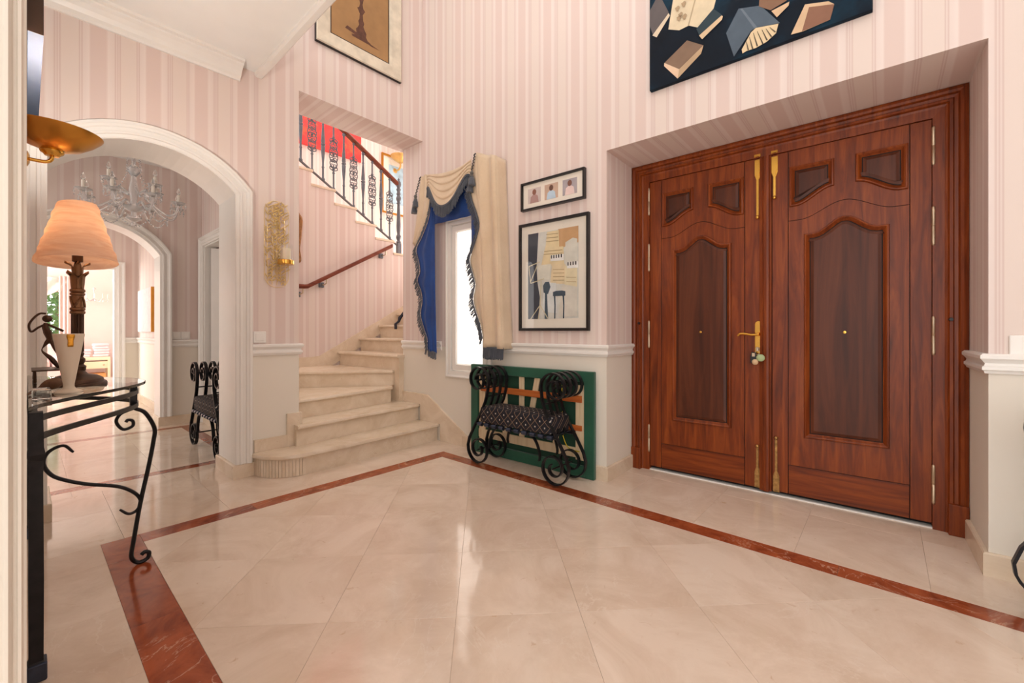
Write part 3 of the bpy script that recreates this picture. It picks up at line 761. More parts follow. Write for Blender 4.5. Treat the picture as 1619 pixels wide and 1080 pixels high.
# lever handle on its plate
x = -.607-(leafL.location.x+UO)
hp = MB(); pl = [(-.021, .902), (.021, .902), (.021, 1.095)]+[(.021*cos(a), 1.095+.020*sin(a)) for a in [pi*k/8 for k in range(1, 8)]]+[(-.021, 1.095)]
hp.prism(pl, -.005, 0, lambda p, a: (p[0], a, p[1])); hp.build('handle_plate', M['brass'], leafL, loc=(x, 0, 0), bevel=.002)
hp = MB(); hp.tube([(0, -.004, 1.03), (0, -.03, 1.03), (0, -.05, 1.03)], [.014, .010, .009], 10)
hp.tube(smoothpath([(.006, -.05, 1.03), (-.03, -.052, 1.026), (-.07, -.052, 1.032), (-.10, -.05, 1.031), (-.112, -.046, 1.018)], 5), .0075, 8); hp.build('lever_handle', M['brass'], leafL, loc=(x, 0, 0), smooth=True)
hp = MB(); hp.lathe([(.012, 0), (.013, .012), (.011, .016)], 14); o = hp.build('lock_cylinder', M['steelhinge'], leafL); o.matrix_local = Matrix.Translation((x-.003, -.004, .935)) @ Matrix.Rotation(radians(90), 4, 'X')
# keys with fobs hanging from the lock: a thing of their own
kx, ky, _ = dw(-.607, DV-.03, 0)
keys = empty('key_bunch', (kx, ky, .93), TH); tag(keys, 'bunch of keys with black and green fobs hanging from the door lock', 'keys')
MB().box(-.006, .006, -.016, .024, -.010, .010).build('key', M['steelhinge'], keys, bevel=.002)
MB().tube([(.012*cos(2*pi*k/14), -.012, -.018+.014*sin(2*pi*k/14)) for k in range(15)], .0016, 6).build('ring', M['steelhinge'], keys)
M['fobblack'] = plain('black leather fob', (24,24,26), .4); M['fobgreen'] = plain('pale green fob', (170,186,138), .5); M['fobtan'] = plain('tan fob', (212,178,138), .5, var=.2)
MB().prism([(-.034, -.015), (-.008, -.02), (-.004, -.06), (-.012, -.088), (-.040, -.088), (-.042, -.05)], -.012, .004, lambda p, a: (p[0], a-.004, p[1])).build('leather_fob', M['fobblack'], keys, bevel=.003)
MB().ball((.018, -.014, -.052), .024, 14, 8, (1.05, .5, 1)).build('green_fob', M['fobgreen'], keys, smooth=True)
MB().ball((-.012, -.020, -.080), .019, 14, 8, (1, .6, 1)).build('tan_fob', M['fobtan'], keys, smooth=True)
o = MB().box(-.030, -.014, -.0185, -.0155, -.045, -.022).build('buckle', M['steelhinge'], keys)
# small hook on the right frame and left frame
for u, l_ in ((.268, 'right'), (-1.40, 'left')):
    hk = MB().lathe([(.010, 0), (.010, .006), (.004, .008), (.004, .03), (.010, .034), (.008, .044)], 10); o = hk.build('door_hook', M['black'], frame); o.matrix_local = Matrix.Translation((u-UO, -.012, 1.11)) @ Matrix.Rotation(radians(90), 4, 'X')
# ================================================================== WINDOW in the front wall
win = empty('window_1', dw(-2.83, 0, .63), TH); struct(win, 'narrow white framed window with frosted bright glass behind the blue curtain', 'window')
def WLc(u, v, z): return (u+2.83, v, z-.63)
def wbox(name, u0, u1, v0, v1, z0, z1, mat, bevel=.004): return MB().box(u0+2.83, u1+2.83, v0, v1, z0-.63, z1-.63).build(name, M[mat], win, bevel=bevel)
# outer casing proud of the wall, then sash, then glass
sweepm = MB(); sweep(sweepm, [(WU0, WZ0), (WU1, WZ0), (WU1, WZ1), (WU0, WZ1)], [(0, .0), (0, -.016), (-.012, -.022), (-.022, -.016), (-.022, 0)], lambda p, a: WLc(p[0], a, p[1]), closed=True)
sweepm.build('casing', M['white'], win)
fm = MB(); sweep(fm, [(WU0, WZ0), (WU1, WZ0), (WU1, WZ1), (WU0, WZ1)], [(0, .0), (.036, .0), (.042, .012), (.042, .06), (0, .06)], lambda p, a: WLc(p[0], a-.006, p[1]), closed=True); fm.build('window_frame', M['white'], win)
fm = MB(); sweep(fm, [(WU0+.05, WZ0+.05), (WU1-.05, WZ0+.05), (WU1-.05, WZ1-.05), (WU0+.05, WZ1-.05)], [(0, .002), (.048, .002), (.060, .016), (.060, .05), (0, .05)], lambda p, a: WLc(p[0], a, p[1]), closed=True); fm.build('sash', M['white'], win)
t = NT('frosted bright pane'); f = t.noise(t.coord('Object'), 3, 2); c_ = t.ramp(f, [(.3, (1,.90,.80,1)), (.7, (1,.93,.85,1))]); t.color(c_); t.l(c_, t.b.inputs['Emission Color']); t.set(Roughness=.3, Emission__Strength=2.4); M['pane'] = t.m
wbox('pane', WU0+.10, WU1-.10, .022, .030, WZ0+.10, WZ1-.10, 'pane', 0)

# ================================================================== CURTAIN : pelmet, swag, tails, tassels
def fabric(name, a, b, rough=.85, weave=240, sheen=.3):
    t = NT(name); p = t.coord('Object'); f = t.noise(p, 4, 4); w = t.noise(t.coord('Object', (1,1,.25)), weave, 2)
    t.color(t.mix(t.math('MULTIPLY', w, .35), t.ramp(f, [(.3, srgb(*a)), (.7, srgb(*b))]), srgb(*[int(x*.8) for x in a])))
    t.set(Roughness=rough, Sheen__Weight=sheen); t.bump(w, .15, .001); return t.m
M['cream_cloth'] = fabric('cream curtain cloth', (222,196,164), (236,214,186))
M['blue_velvet'] = fabric('royal blue lining', (8,52,118), (16,72,150), .7, sheen=.15)
M['fringe'] = fabric('grey blue fringe', (62,68,80), (98,102,110))
M['braid'] = fabric('dark braid', (38,40,46), (120,116,108), weave=60)
cu = empty('curtain', dw(-2.85, 0, 0), TH); tag(cu, 'cream and royal blue swagged curtain with grey fringe and tassels over the narrow window', 'curtain')
def CL(u, v, z): return (u+2.85, v, z)
def interp(P, t):
    """piecewise linear through (param by index)"""
    s_ = t*(len(P)-1); i = min(int(s_), len(P)-2); f = s_-i
    return tuple(P[i][k]+(P[i+1][k]-P[i][k])*f for k in range(len(P[0])))
def curve(P, n=8): return [tuple(q) for q in smoothpath([(p[0], 0, p[1]) for p in P], n)]
def sampler(P, n=8):
    Q = curve(P, n); L = [0]
    for a, b in zip(Q, Q[1:]): L.append(L[-1]+math.dist(a, b))
    def f(t):
        s_ = t*L[-1]; i = max(j for j in range(len(L)-1) if L[j] <= s_+1e-9); k = (s_-L[i])/max(1e-9, L[i+1]-L[i])
        return (Q[i][0]+(Q[i+1][0]-Q[i][0])*k, Q[i][2]+(Q[i+1][2]-Q[i][2])*k)
    f.len = L[-1]; return f
# pelmet board behind everything
MB().box(-3.30+2.85, -2.40+2.85, -.105, -.002, 2.43, 2.47).build('pelmet_board', M['cream_cloth'], cu)
# royal blue pelmet panel
MB().grid(30, 8, lambda s_, t: CL(-3.26+.62*s_, -.085+.006*sin(s_*26)*(1-t*.3), 2.46-(2.46-2.055)*t)).build('blue_pelmet', M['blue_velvet'], cu, smooth=True, solid=.004)
# swag: catenary folds
def swag(s_, t):
    u0, u1 = -3.262, -2.672
    u = u0+(u1-u0)*s_
    top = 2.535-.0*s_; sag = .03+.265*t
    z = 2.525-.02*s_-t*.055*(1-abs(2*s_-1)**3)-sag*(1-(2*s_-1)**2)
    # gathered towards the ends
    zend = 2.525-.155*t
    k = abs(2*s_-1)**4
    z = z*(1-k)+zend*k
    v = -.118-.05*t*(1-(2*s_-1)**2)-.014*(sin(t*2*pi*4.5)*.5+.5)*(1-.5*k)
    return CL(u, v, z-.008*sin(t*2*pi*4.5)*(1-k))
MB().grid(36, 54, swag).build('swag', M['cream_cloth'], cu, smooth=True, solid=.004)
def fringe_along(name, f, length, n, drop, v, lean=0., thick=.0034, jitter=.15, vf=None):
    mb = MB()
    for i in range(n):
        t = (i+.5)/n; u, z = f(t); l = length*(1+random.uniform(-jitter, jitter)); vv = (vf(t) if vf else v)+random.uniform(-.004, .004)
        du, dz = drop(t) if callable(drop) else drop
        du += random.uniform(-.12, .12)
        a = CL(u, vv, z+.006); b = CL(u+du*l, vv-.004, z+dz*l)
        w = thick
        mb.add([(a[0]-w, a[1], a[2]), (a[0]+w, a[1], a[2]), (b[0]+w, b[1], b[2]), (b[0]-w, b[1], b[2]), (a[0]-w, a[1]+w*1.6, a[2]), (a[0]+w, a[1]+w*1.6, a[2]), (b[0]+w, b[1]+w*1.6, b[2]), (b[0]-w, b[1]+w*1.6, b[2])],
               [(0,1,2,3), (7,6,5,4), (0,4,5,1), (1,5,6,2), (2,6,7,3), (3,7,4,0)])
    # woven heading
    N = 60
    pts = [(CL(f(k/N)[0], (vf(k/N) if vf else v)-.004, f(k/N)[1])) for k in range(N+1)]
    mb.tube(pts, 0, up=(0,0,1), flat=(.016, .005))
    o = mb.build(name, M['fringe'], cu, recalc=True); o['kind'] = 'stuff'; return o
sb = lambda t: (swag(t, 1)[0]-2.85, swag(t, 1)[2])
fringe_along('swag_fringe', lambda t: sb(.015+.97*t), .088, 150, (0, -1), -.17, vf=lambda t: swag(.015+.97*t, 1)[1]-.004)
# left tail: cream outside, fringed zigzag edge, blue lining hanging straight beside it
Lo = sampler([(-3.268, 2.53), (-3.33, 2.36), (-3.385, 2.20), (-3.43, 2.0), (-3.445, 1.885)])
ltop = lambda s_: (-3.345+.085*s_, 2.525-.0*s_)
def ltail(s_, t):
    a = interp([(-3.335, 2.525), (-3.36, 2.38), (-3.385, 2.22), (-3.42, 2.05), (-3.462, 1.90)], t)
    b = interp([(-3.262, 2.53), (-3.245, 2.39), (-3.215, 2.24), (-3.29, 2.08), (-3.435, 1.87)], t)
    u = a[0]+(b[0]-a[0])*s_; z = a[1]+(b[1]-a[1])*s_
    return CL(u, -.125-.012*sin(s_*2*pi*1.5+1), z)
MB().grid(14, 24, ltail).build('tail', M['cream_cloth'], cu, smooth=True, solid=.005)
edge = [(-3.212, 2.285), (-3.26, 2.10), (-3.36, 1.95), (-3.440, 1.845), (-3.40, 1.72), (-3.385, 1.62), (-3.425, 1.545), (-3.365, 1.43), (-3.35, 1.33), (-3.375, 1.21), (-3.325, 1.08), (-3.275, .98), (-3.275, .87)]
Le = sampler(edge)
def lblue(s_, t):
    e = Le(t); z = e[1]
    r = interp([(-3.19, 2.30), (-3.195, 1.9), (-3.19, 1.5), (-3.178, 1.15), (-3.163, .84)], t)
    u = e[0]+(r[0]-e[0])*s_; zz = z+(r[1]-z)*s_
    return CL(u, -.085-.018*sin(s_*pi)*(.6+.4*sin(s_*2*pi*2+t*3))-.02*(1-s_), zz)
MB().grid(22, 60, lblue).build('blue_lining', M['blue_velvet'], cu, smooth=True, solid=.004)
fringe_along('tail_fringe', Le, .058, 170, lambda t: (-.72, -.62) if t < .9 else (-.3, -.95), -.118)
fringe_along('hem_fringe', lambda t: (-3.275+.115*t, .872-.03*t), .058, 50, (0, -1), -.10)
# right panel: straight cream curtain with soft folds, hem fringe
def rpan(s_, t):
    a = interp([(-2.607, 2.56), (-2.585, 2.2), (-2.555, 1.75), (-2.535, 1.3), (-2.525, .915)], t)
    b = interp([(-2.383, 2.475), (-2.372, 2.2), (-2.352, 1.75), (-2.33, 1.3), (-2.308, .905)], t)
    u = a[0]+(b[0]-a[0])*s_; z = a[1]+(b[1]-a[1])*s_
    return CL(u, -.115-.020*sin(s_*2*pi*1.3+.8)-.012*s_, z)
MB().grid(30, 40, rpan).build('long_panel', M['cream_cloth'], cu, smooth=True, solid=.006)
# turned side of that panel back to the wall
MB().grid(5, 30, lambda s_, t: (lambda q: (q[0]+.002*s_, q[1]+(-.004-q[1])*s_, q[2]))(rpan(1, t))).build('panel_return', M['cream_cloth'], cu, smooth=True, solid=.004)
fringe_along('hem_fringe', lambda t: (-2.525+.217*t, .91), .085, 110, (0, -1), -.128)
# right tail: cream strip with fringe and blue lining
redge = [(-2.688, 2.30), (-2.655, 2.17), (-2.60, 2.05), (-2.565, 1.93), (-2.62, 1.79), (-2.680, 1.66), (-2.640, 1.53), (-2.615, 1.44), (-2.640, 1.32), (-2.60, 1.20), (-2.555, 1.10), (-2.528, .985)]
Re = sampler(redge)
def rtail(s_, t):
    e = Re(t); r = interp([(-2.60, 2.55), (-2.575, 2.2), (-2.545, 1.8), (-2.53, 1.4), (-2.50, .97)], t)
    u = e[0]+(r[0]-e[0])*s_; z = e[1]+(r[1]-e[1])*s_
    return CL(u, -.13+.006*sin(s_*6), z)
MB().grid(10, 50, rtail).build('tail', M['cream_cloth'], cu, smooth=True, solid=.004)
def rblue(s_, t):
    e = Re(t*.42); a = (-2.705, 2.28-.56*t)
    return CL(a[0]+(e[0]-a[0])*s_, -.088-.012*sin(s_*5), a[1]+(e[1]-a[1])*s_)
MB().grid(10, 24, rblue).build('blue_lining', M['blue_velvet'], cu, smooth=True, solid=.004)
fringe_along('tail_fringe', Re, .062, 170, lambda t: (-.75, -.6) if t < .85 else (-.35, -.9), -.140)
# tassels on twisted cords
def tassel(u, z, z1, u1, v):
    mb = MB(); pts = []
    for k in range(41):
        t_ = k/40; uu = u+(u1-u)*t_; zz = z+(z1-z)*t_
        pts.append((uu+2.85+.005*sin(t_*40), v+.005*cos(t_*40), zz))
    mb.tube(pts, .0055, 6); c1 = mb.build('tassel_cord', M['braid'], cu, smooth=True)
    for du, dz, dv in ((.012, 0, -.012), (-.022, -.05, .0)):
        mb = MB(); mb.lathe([(.004, 0), (.012, -.006), (.017, -.018), (.014, -.032), (.010, -.036), (.016, -.04), (.018, -.046), (.015, -.052)], 12)
        tb = mb.build('tassel_head', M['braid'], cu, smooth=True, loc=(u1+2.85+du, v+dv, z1+dz))
        mb = MB(); n = 30
        ls = []
        for r, zz in ((.014, -.05), (.020, -.07), (.026, -.10), (.029, -.125)):
            ls.append([((r+.0025*(i % 2))*cos(2*pi*i/n), (r+.0025*(i % 2))*sin(2*pi*i/n), zz+(.003*(i % 3) if zz < -.12 else 0)) for i in range(n)])
        mb.loops(ls, True, True); mb.build('tassel_skirt', M['fringe'], tb)
tassel(-2.60, 2.545, 2.40, -2.638, -.152)
tassel(-3.335, 2.522, 2.36, -3.408, -.14)
# ================================================================== IRON BENCHES
t = NT('navy cushion with lattice and stars'); tc = t.n('ShaderNodeTexCoord'); sp = t.n('ShaderNodeSeparateXYZ'); t.l(tc.outputs['Object'], sp.inputs[0])
w_ = t.math('SUBTRACT', sp.outputs[2], sp.outputs[1]); s_ = .062
pa = t.math('FRACT', t.math('ADD', t.math('DIVIDE', t.math('ADD', sp.outputs[0], w_), s_*1.35), 40)); pb = t.math('FRACT', t.math('ADD', t.math('DIVIDE', t.math('SUBTRACT', sp.outputs[0], w_), s_*1.35), 40))
da = t.math('ABSOLUTE', t.math('SUBTRACT', pa, .5)); db_ = t.math('ABSOLUTE', t.math('SUBTRACT', pb, .5))
line = t.math('GREATER_THAN', t.math('MAXIMUM', da, db_), .468)
rad = t.math('SQRT', t.math('ADD', t.math('MULTIPLY', da, da), t.math('MULTIPLY', db_, db_)))
star = t.math('LESS_THAN', t.math('ADD', rad, t.math('MULTIPLY', t.math('MINIMUM', da, db_), .9)), .125)
bg_ = t.ramp(t.noise(t.coord('Object'), 60, 3), [(.3, srgb(8,8,15)), (.7, srgb(15,17,34))])
c_ = t.mix(line, bg_, srgb(128,104,84)); c_ = t.mix(star, c_, srgb(190,180,168)); t.color(c_); t.set(Roughness=.8); M['cushion'] = t.m
DB = .105                          # half depth between front and rear bars
def bar_path(full=True):
    top = spiral(.365, .664, .030, .113, radians(180-540), radians(180), 40)    # inner end -> outer left
    top = [(x, z) for x, z in top]
    top = [(.365+(x-.365), .664+(z-.664)) for x, z in top]
    # mirrored direction so that the curl runs outwards over the top
    top = [(.365-(.030+(.113-.030)*k/40)*cos(radians(-540*(1-k/40))), .664-(.030+(.113-.030)*k/40)*sin(radians(-540*(1-k/40)))) for k in range(41)]
    if not full:
        return top+[(.262, .58), (.288, .50), (.33, .41), (.352, .352), (.34, .322)]
    mid = [(.262, .58), (.288, .50), (.335, .41), (.405, .30), (.462, .205), (.482, .14)]
    bot = [(.3625+(.1195-.088*k/44)*cos(radians(-585*k/44)), .1235+(.1195-.088*k/44)*sin(radians(-585*k/44))) for k in range(45)]
    return top+mid+bot[1:]
def make_bench():
    b = empty('iron_bench', (0, 0, 0))
    for sgn in (-1, 1):
        for i in range(4):
            y = -DB+2*DB*i/3; full = i in (0, 3)
            P = [(sgn*x, y, z) for x, z in bar_path(full)]
            MB().tube(P, 0, up=(0,1,0), flat=(.026, .010)).build('scroll_bar', M['iron'], b, smooth=True)
        for x, z in ((.365, .664), (.272, .545), (.36, .12)):
            MB().tube([(sgn*x, -DB-.012, z), (sgn*x, DB+.012, z)], .006, 8).build('cross_rod', M['iron'], b)
        for y in (-DB, DB):
            MB().tube([(sgn*x, y, z) for x, z in [tuple(q)[::2] for q in smoothpath([(.14, 0, .322), (.19, 0, .30), (.225, 0, .25), (.243, 0, .185), (.238, 0, .15)], 5)]], 0, up=(0,1,0), flat=(.024, .007)).build('brace', M['iron'], b, smooth=True)
    for y in (-DB, DB): MB().tube([(-.385, y, .325), (.385, y, .325)], .009, 8).build('seat_rail', M['iron'], b)
    for i in range(10):
        x = -.335+.67*i/9
        mb = MB(); mb.tube([(x, DB+.004, .314), (x, DB+.016, .326), (x, DB+.004, .338), (x, -DB-.004, .338), (x, -DB-.016, .326), (x, -DB-.010, .312), (x, -DB+.004, .314)], 0, up=(1,0,0), flat=(.042, .004))
        mb.tube([(x-.021, -DB-.006, .324), (x+.021, -DB-.006, .324)], .0155, 10); mb.build('strap', M['navy_iron'], b, smooth=True)
    def cush(s_, tt):
        x = (s_-.5)*2
        return x
    mb = MB(); n = 14
    # rounded cushion with piping
    prof = [(0.93, .342), (1.0, .352), (1.0, .435), (.985, .452), (.93, .462), (.6, .472), (0.2, .476)]
    hx, hy = .348, DB+.012
    def rect(k):
        pts = []; r = .03
        for cx, cy, a0 in ((1,1,0), (-1,1,90), (-1,-1,180), (1,-1,270)):
            for j in range(4):
                a = radians(a0+30*j); pts.append((k*(cx*(hx-r)+r*cos(a)), k*(cy*(hy-r)+r*sin(a))))
        return pts
    mb.loops([[(x, y, z) for x, y in rect(k)] for k, z in prof], True, True)
    mb.build('cushion', M['cushion'], b, smooth=True)
    return b
b1 = make_bench(); b1.location = (-2.04, 2.45, .001)
G = 'scrolled iron benches with navy cushions'
tag(b1, 'black scrolled iron bench with star patterned cushion in front of the green panel', 'bench', G)
b2 = copy_tree(b1); b2.location = (-4.38, 1.12, .001); tag(b2, 'scrolled iron bench seen through the arched opening in the hallway', 'bench', G)
b3 = copy_tree(b1); b3.location = (.862, 2.45, .001); tag(b3, 'iron bench cut off by the right edge of the picture', 'bench', G)
# ================================================================== GREEN PANEL behind the bench
M['green'] = fabric('green canvas', (14,74,52), (22,96,68), .75); M['greend'] = plain('dark green board', (10,58,40), .7)
M['pine'] = wood('pale pine batten', (206,180,140), (226,204,168), (236,218,186), .6); M['orangewood'] = wood('orange stained slat', (166,82,34), (196,106,48), (212,126,62), .5, axis='x')
M['yellow'] = plain('yellow cord', (216,190,40), .6)
gp = empty('upholstered_panel', dw(-2.14, -.02, .0), TH); tag(gp, 'green canvas panel with pale battens leaning on the wall behind the bench', 'panel')
def gb(name, u0, u1, z0, z1, v0, v1, mat, rot=0, bev=.003):
    cu_, cz = (u0+u1)/2, (z0+z1)/2
    o = MB().box(-(u1-u0)/2, (u1-u0)/2, v0, v1, -(z1-z0)/2, (z1-z0)/2).build(name, M[mat], gp, bevel=bev, loc=(cu_+2.14, 0, cz)); o.rotation_euler[1] = rot; return o
gb('backing', -2.735, -1.545, .002, .755, -.012, -.0, 'greend')
gb('canvas_border', -2.745, -1.535, .685, .762, -.036, .0, 'green', bev=.006); gb('canvas_border', -2.745, -2.66, .002, .70, -.036, .0, 'green', bev=.006)
gb('canvas_border', -1.615, -1.535, .002, .70, -.036, .0, 'green', bev=.006); gb('canvas_border', -2.70, -1.58, .002, .085, -.034, .0, 'green', bev=.006)
gb('batten', -2.655, -2.585, .085, .66, -.024, -.010, 'pine'); gb('batten', -1.69, -1.618, .12, .66, -.024, -.010, 'pine'); gb('batten', -2.66, -1.69, .135, .205, -.026, -.012, 'pine')
gb('batten', -2.215, -2.165, .205, .69, -.022, -.008, 'pine'); gb('batten', -2.085, -2.035, .44, .69, -.022, -.008, 'pine', radians(12)); gb('batten', -2.39, -2.34, .205, .56, -.022, -.008, 'pine'); gb('batten', -1.89, -1.84, .205, .40, -.022, -.008, 'pine')
gb('slat', -2.63, -1.635, .535, .585, -.034, -.020, 'orangewood'); gb('slat', -2.63, -1.635, .33, .37, -.030, -.018, 'orangewood')
MB().tube([(p[0]+2.14, -.036, p[1]) for p in [tuple(q)[::2] for q in smoothpath([(-1.79, 0, .68), (-1.80, 0, .58), (-1.79, 0, .45), (-1.80, 0, .33), (-1.765, 0, .225), (-1.72, 0, .19), (-1.65, 0, .185)], 6)]], .004, 6).build('cord', M['yellow'], gp, smooth=True)
# ================================================================== CONSOLE TABLE
ct = empty('console_table', (-2.6, .02, 0)); tag(ct, 'wrought iron console table with serpentine glass top against the left wall', 'console table')
def TL(x, y, z): return (x+2.6, y-.02, z)
def serp(x, k=1.0, d=0.): 
    s_ = min(1, abs(x+2.6)/.70); return .012+(.355-d)*cos(pi/2*s_)**1.6*k
def outline(d=0., n=48):
    xs = [-3.3+d+(1.4-2*d)*i/n for i in range(n+1)]
    return [(x, max(.012, serp(x, 1, d))) for x in xs]
P = [(-1.90, .006), ]+[(x, y) for x, y in outline()][::-1][1:-1]+[(-3.3, .006)]
mb = MB(); mb.prism(P, .812, .824, lambda p, a: TL(p[0], p[1], a)); mb.build('glass_top', M['tableglass'], ct, bevel=.002)
for z in (.780, .722):
    MB().tube([TL(x, y, z) for x, y in outline(.03)], 0, up=(0,0,1), flat=(.018, .010)).build('apron_rail', M['iron'], ct, smooth=True)
MB().tube([TL(-1.94, .02, .78), TL(-3.26, .02, .78)], 0, up=(0,0,1), flat=(.024, .012)).build('back_rail', M['iron'], ct)
for x in (-1.925, -3.27):
    mb = MB(); mb.loops([[TL(x+a*w, .021+b*w*.8, z) for a, b in ((-1,-1),(1,-1),(1,1),(-1,1))] for w, z in ((.022, 0), (.024, .012), (.024, .05), (.019, .06), (.020, .30), (.018, .62), (.020, .66), (.024, .68), (.02, .70), (.018, .806))], True, True)
    mb.build('back_leg', M['iron'], ct)
    MB().box(-.026, .026, -.021, .021, 0, .055).build('foot', M['navy_iron'], ct, loc=TL(x, .023, 0), bevel=.004)
YZ = lambda P: [TL(-2.53, y, z) for y, z in P]
sm = lambda P, n=6: [(q[0], q[2]) for q in smoothpath([(y, 0, z) for y, z in P], n)]
MB().tube(YZ(sm([(.320, .720), (.325, .703), (.359, .678), (.391, .605), (.388, .545), (.370, .429), (.342, .273), (.320, .118), (.312, .042), (.334, .0085), (.366, .014), (.372, .038), (.357, .047), (.346, .038)])), .0085, 8, up=(1,0,0)).build('front_leg', M['iron'], ct, smooth=True)
MB().tube(YZ(sm([(.325, .705), (.300, .697), (.274, .683), (.262, .652), (.284, .616), (.315, .625), (.316, .648), (.300, .655), (.293, .646)])), .0065, 8, up=(1,0,0)).build('scroll', M['iron'], ct, smooth=True)
MB().tube(YZ(sm([(.131, .548), (.102, .581), (.061, .563), (.047, .52), (.07, .468), (.116, .433), (.178, .402), (.255, .374), (.298, .348), (.331, .313), (.343, .279), (.331, .246), (.303, .237), (.273, .265)])), [.004+.0035*sin(pi*k/78)**.4 for k in range(79)], 8, up=(1,0,0)).build('scroll_stretcher', M['iron'], ct, smooth=True)
MB().box(-.012, .012, -.012, .012, .715, .810).build('leg_block', M['iron'], ct, loc=TL(-2.53, .318, 0))
for x, y in ((-2.2, .05), (-3.0, .05), (-2.55, .27)): MB().lathe([(.012, .790), (.012, .8115)], 10).build('glass_pad', M['black'], ct, loc=TL(x, y, 0))
# ================================================================== THINGS ON THE CONSOLE
TZ = .8245
# lamp
M['bronze'] = plain('dark bronze', (78,56,42), .38, .6, .3, 18); M['goldbronze'] = plain('gilded bronze leaf', (132,98,70), .35, .7, .25, 14)
t = NT('pleated peach lamp shade'); f = t.noise(t.coord('Object', (2, 2, 14)), 3, 4, .6, 1.5); c_ = t.ramp(f, [(.3, srgb(226,186,158)), (.7, srgb(242,214,192))]); t.color(c_); t.set(Roughness=.8)
tr = t.n('ShaderNodeBsdfTranslucent'); t.l(c_, tr.inputs['Color']); mx = t.n('ShaderNodeMixShader'); mx.inputs[0].default_value = .45; t.l(t.b.outputs[0], mx.inputs[1]); t.l(tr.outputs[0], mx.inputs[2]); t.l(mx.outputs[0], t.out.inputs['Surface']); t.bump(f, .5, .004); M['shade'] = t.m
lp = empty('table_lamp', (-2.565, .145, TZ)); tag(lp, 'bronze table lamp with pleated peach shade on the glass console', 'lamp')
MB().lathe([(1.0, 0), (1.0, .006), (.97, .012), (.90, .014), (.86, .026), (.66, .038), (.34, .045), (.22, .060)], 36, sx=.135, sy=.092).build('base', M['bronze'], lp, smooth=True)
mb = MB(); mb.lathe([(.025, .058), (.027, .075), (.019, .085), (.024, .098), (.024, .108), (.017, .116), (.021, .130), (.016, .14)], 20); mb.build('base_rings', M['bronze'], lp, smooth=True)
mb = MB(); n = 48; ls = []
for z in (.138, .30): ls.append([((.0185+.0015*(1 if i % 4 < 2 else -1))*cos(2*pi*i/n), (.0185+.0015*(1 if i % 4 < 2 else -1))*sin(2*pi*i/n), z) for i in range(n)])
mb.loops(ls, True, True).build('fluted_column', M['bronze'], lp)
mb = MB(); mb.lathe([(.019, .296), (.024, .30), (.024, .308), (.020, .311), (.024, .315), (.024, .322), (.0195, .326), (.0205, .345), (.021, .36), (.0195, .375), (.0235, .378), (.0235, .385), (.020, .388), (.024, .392), (.024, .40), (.019, .404)], 22); mb.build('collar', M['goldbronze'], lp, smooth=True)
for a0 in range(3):
    a = 2*pi*a0/3
    pts = [(.0225*cos(a+t_), .0225*sin(a+t_), .35+.022*sin(t_*3)) for t_ in [2*pi*k/20 for k in range(8)]]
    MB().tube(pts, .0032, 6).build('ribbon', M['goldbronze'], lp, smooth=True)
def petal(ang, z0, z1, r0, r1, wid, flare):
    mb = MB()
    def f(s_, t_):
        r = r0+(r1-r0)*sin(t_*pi*.5)+flare*max(0, t_-.78)**1.5*9
        w = wid*sin(pi*(.22+.78*t_))**.7*(1 if t_ < .97 else .25)
        th = ang+(s_-.5)*w/r
        return (r*cos(th), r*sin(th), z0+(z1-z0)*t_-.01*(abs(s_-.5)*2)**2*t_)
    return mb.grid(9, 12, f).build('leaf', M['goldbronze'], lp, smooth=True, solid=.0025)
for k in range(4): petal(pi/4+k*pi/2, .40, .478, .018, .022, .044, .024)
for k in range(4): petal(k*pi/2, .455, .518, .015, .018, .035, .022)
MB().lathe([(.015, .40), (.0165, .45), (.012, .50), (.009, .515), (.017, .518), (.017, .545), (.011, .55), (.009, .60)], 18).build('socket', M['bronze'], lp, smooth=True)
mb = MB(); n = 96; ls = []
for k in range(31):
    t_ = k/30; z = .512+(.756-.512)*t_; ax = .224+(.086-.224)*t_; ay = .128+(.062-.128)*t_
    ls.append([((ax+.0014*(sin(z*170+4*cos(2*pi*i/n)+2*sin(4*pi*i/n))+sin(z*97+5*sin(2*pi*i/n))))*cos(2*pi*i/n), (ay+.0014*(sin(z*170+4*cos(2*pi*i/n)+2*sin(4*pi*i/n))+sin(z*97+5*sin(2*pi*i/n))))*sin(2*pi*i/n), z+.006*sin(2*pi*i/n+1)) for i in range(n)])
sh = mb.loops(ls).build('lamp_shade', M['shade'], lp, smooth=True)
bl = bpy.data.lights.new('lamp_bulb', 'POINT'); bl.energy = .85; bl.color = (1, .66, .38); bl.shadow_soft_size = .03
bo = bpy.data.objects.new('lamp_bulb', bl); bo.location = (0, 0, .635); bo.parent = lp; COL.objects.link(bo)
t = NT('frosted bulb'); f = t.noise(t.coord('Object'), 4); c_ = t.ramp(f, [(0, (1,.78,.5,1)), (1, (1,.82,.56,1))]); t.color(c_); t.l(c_, t.b.inputs['Emission Color']); t.set(Emission__Strength=3); M['bulb'] = t.m
MB().ball((0, 0, .60), .010).build('bulb', M['bulb'], lp, smooth=True)
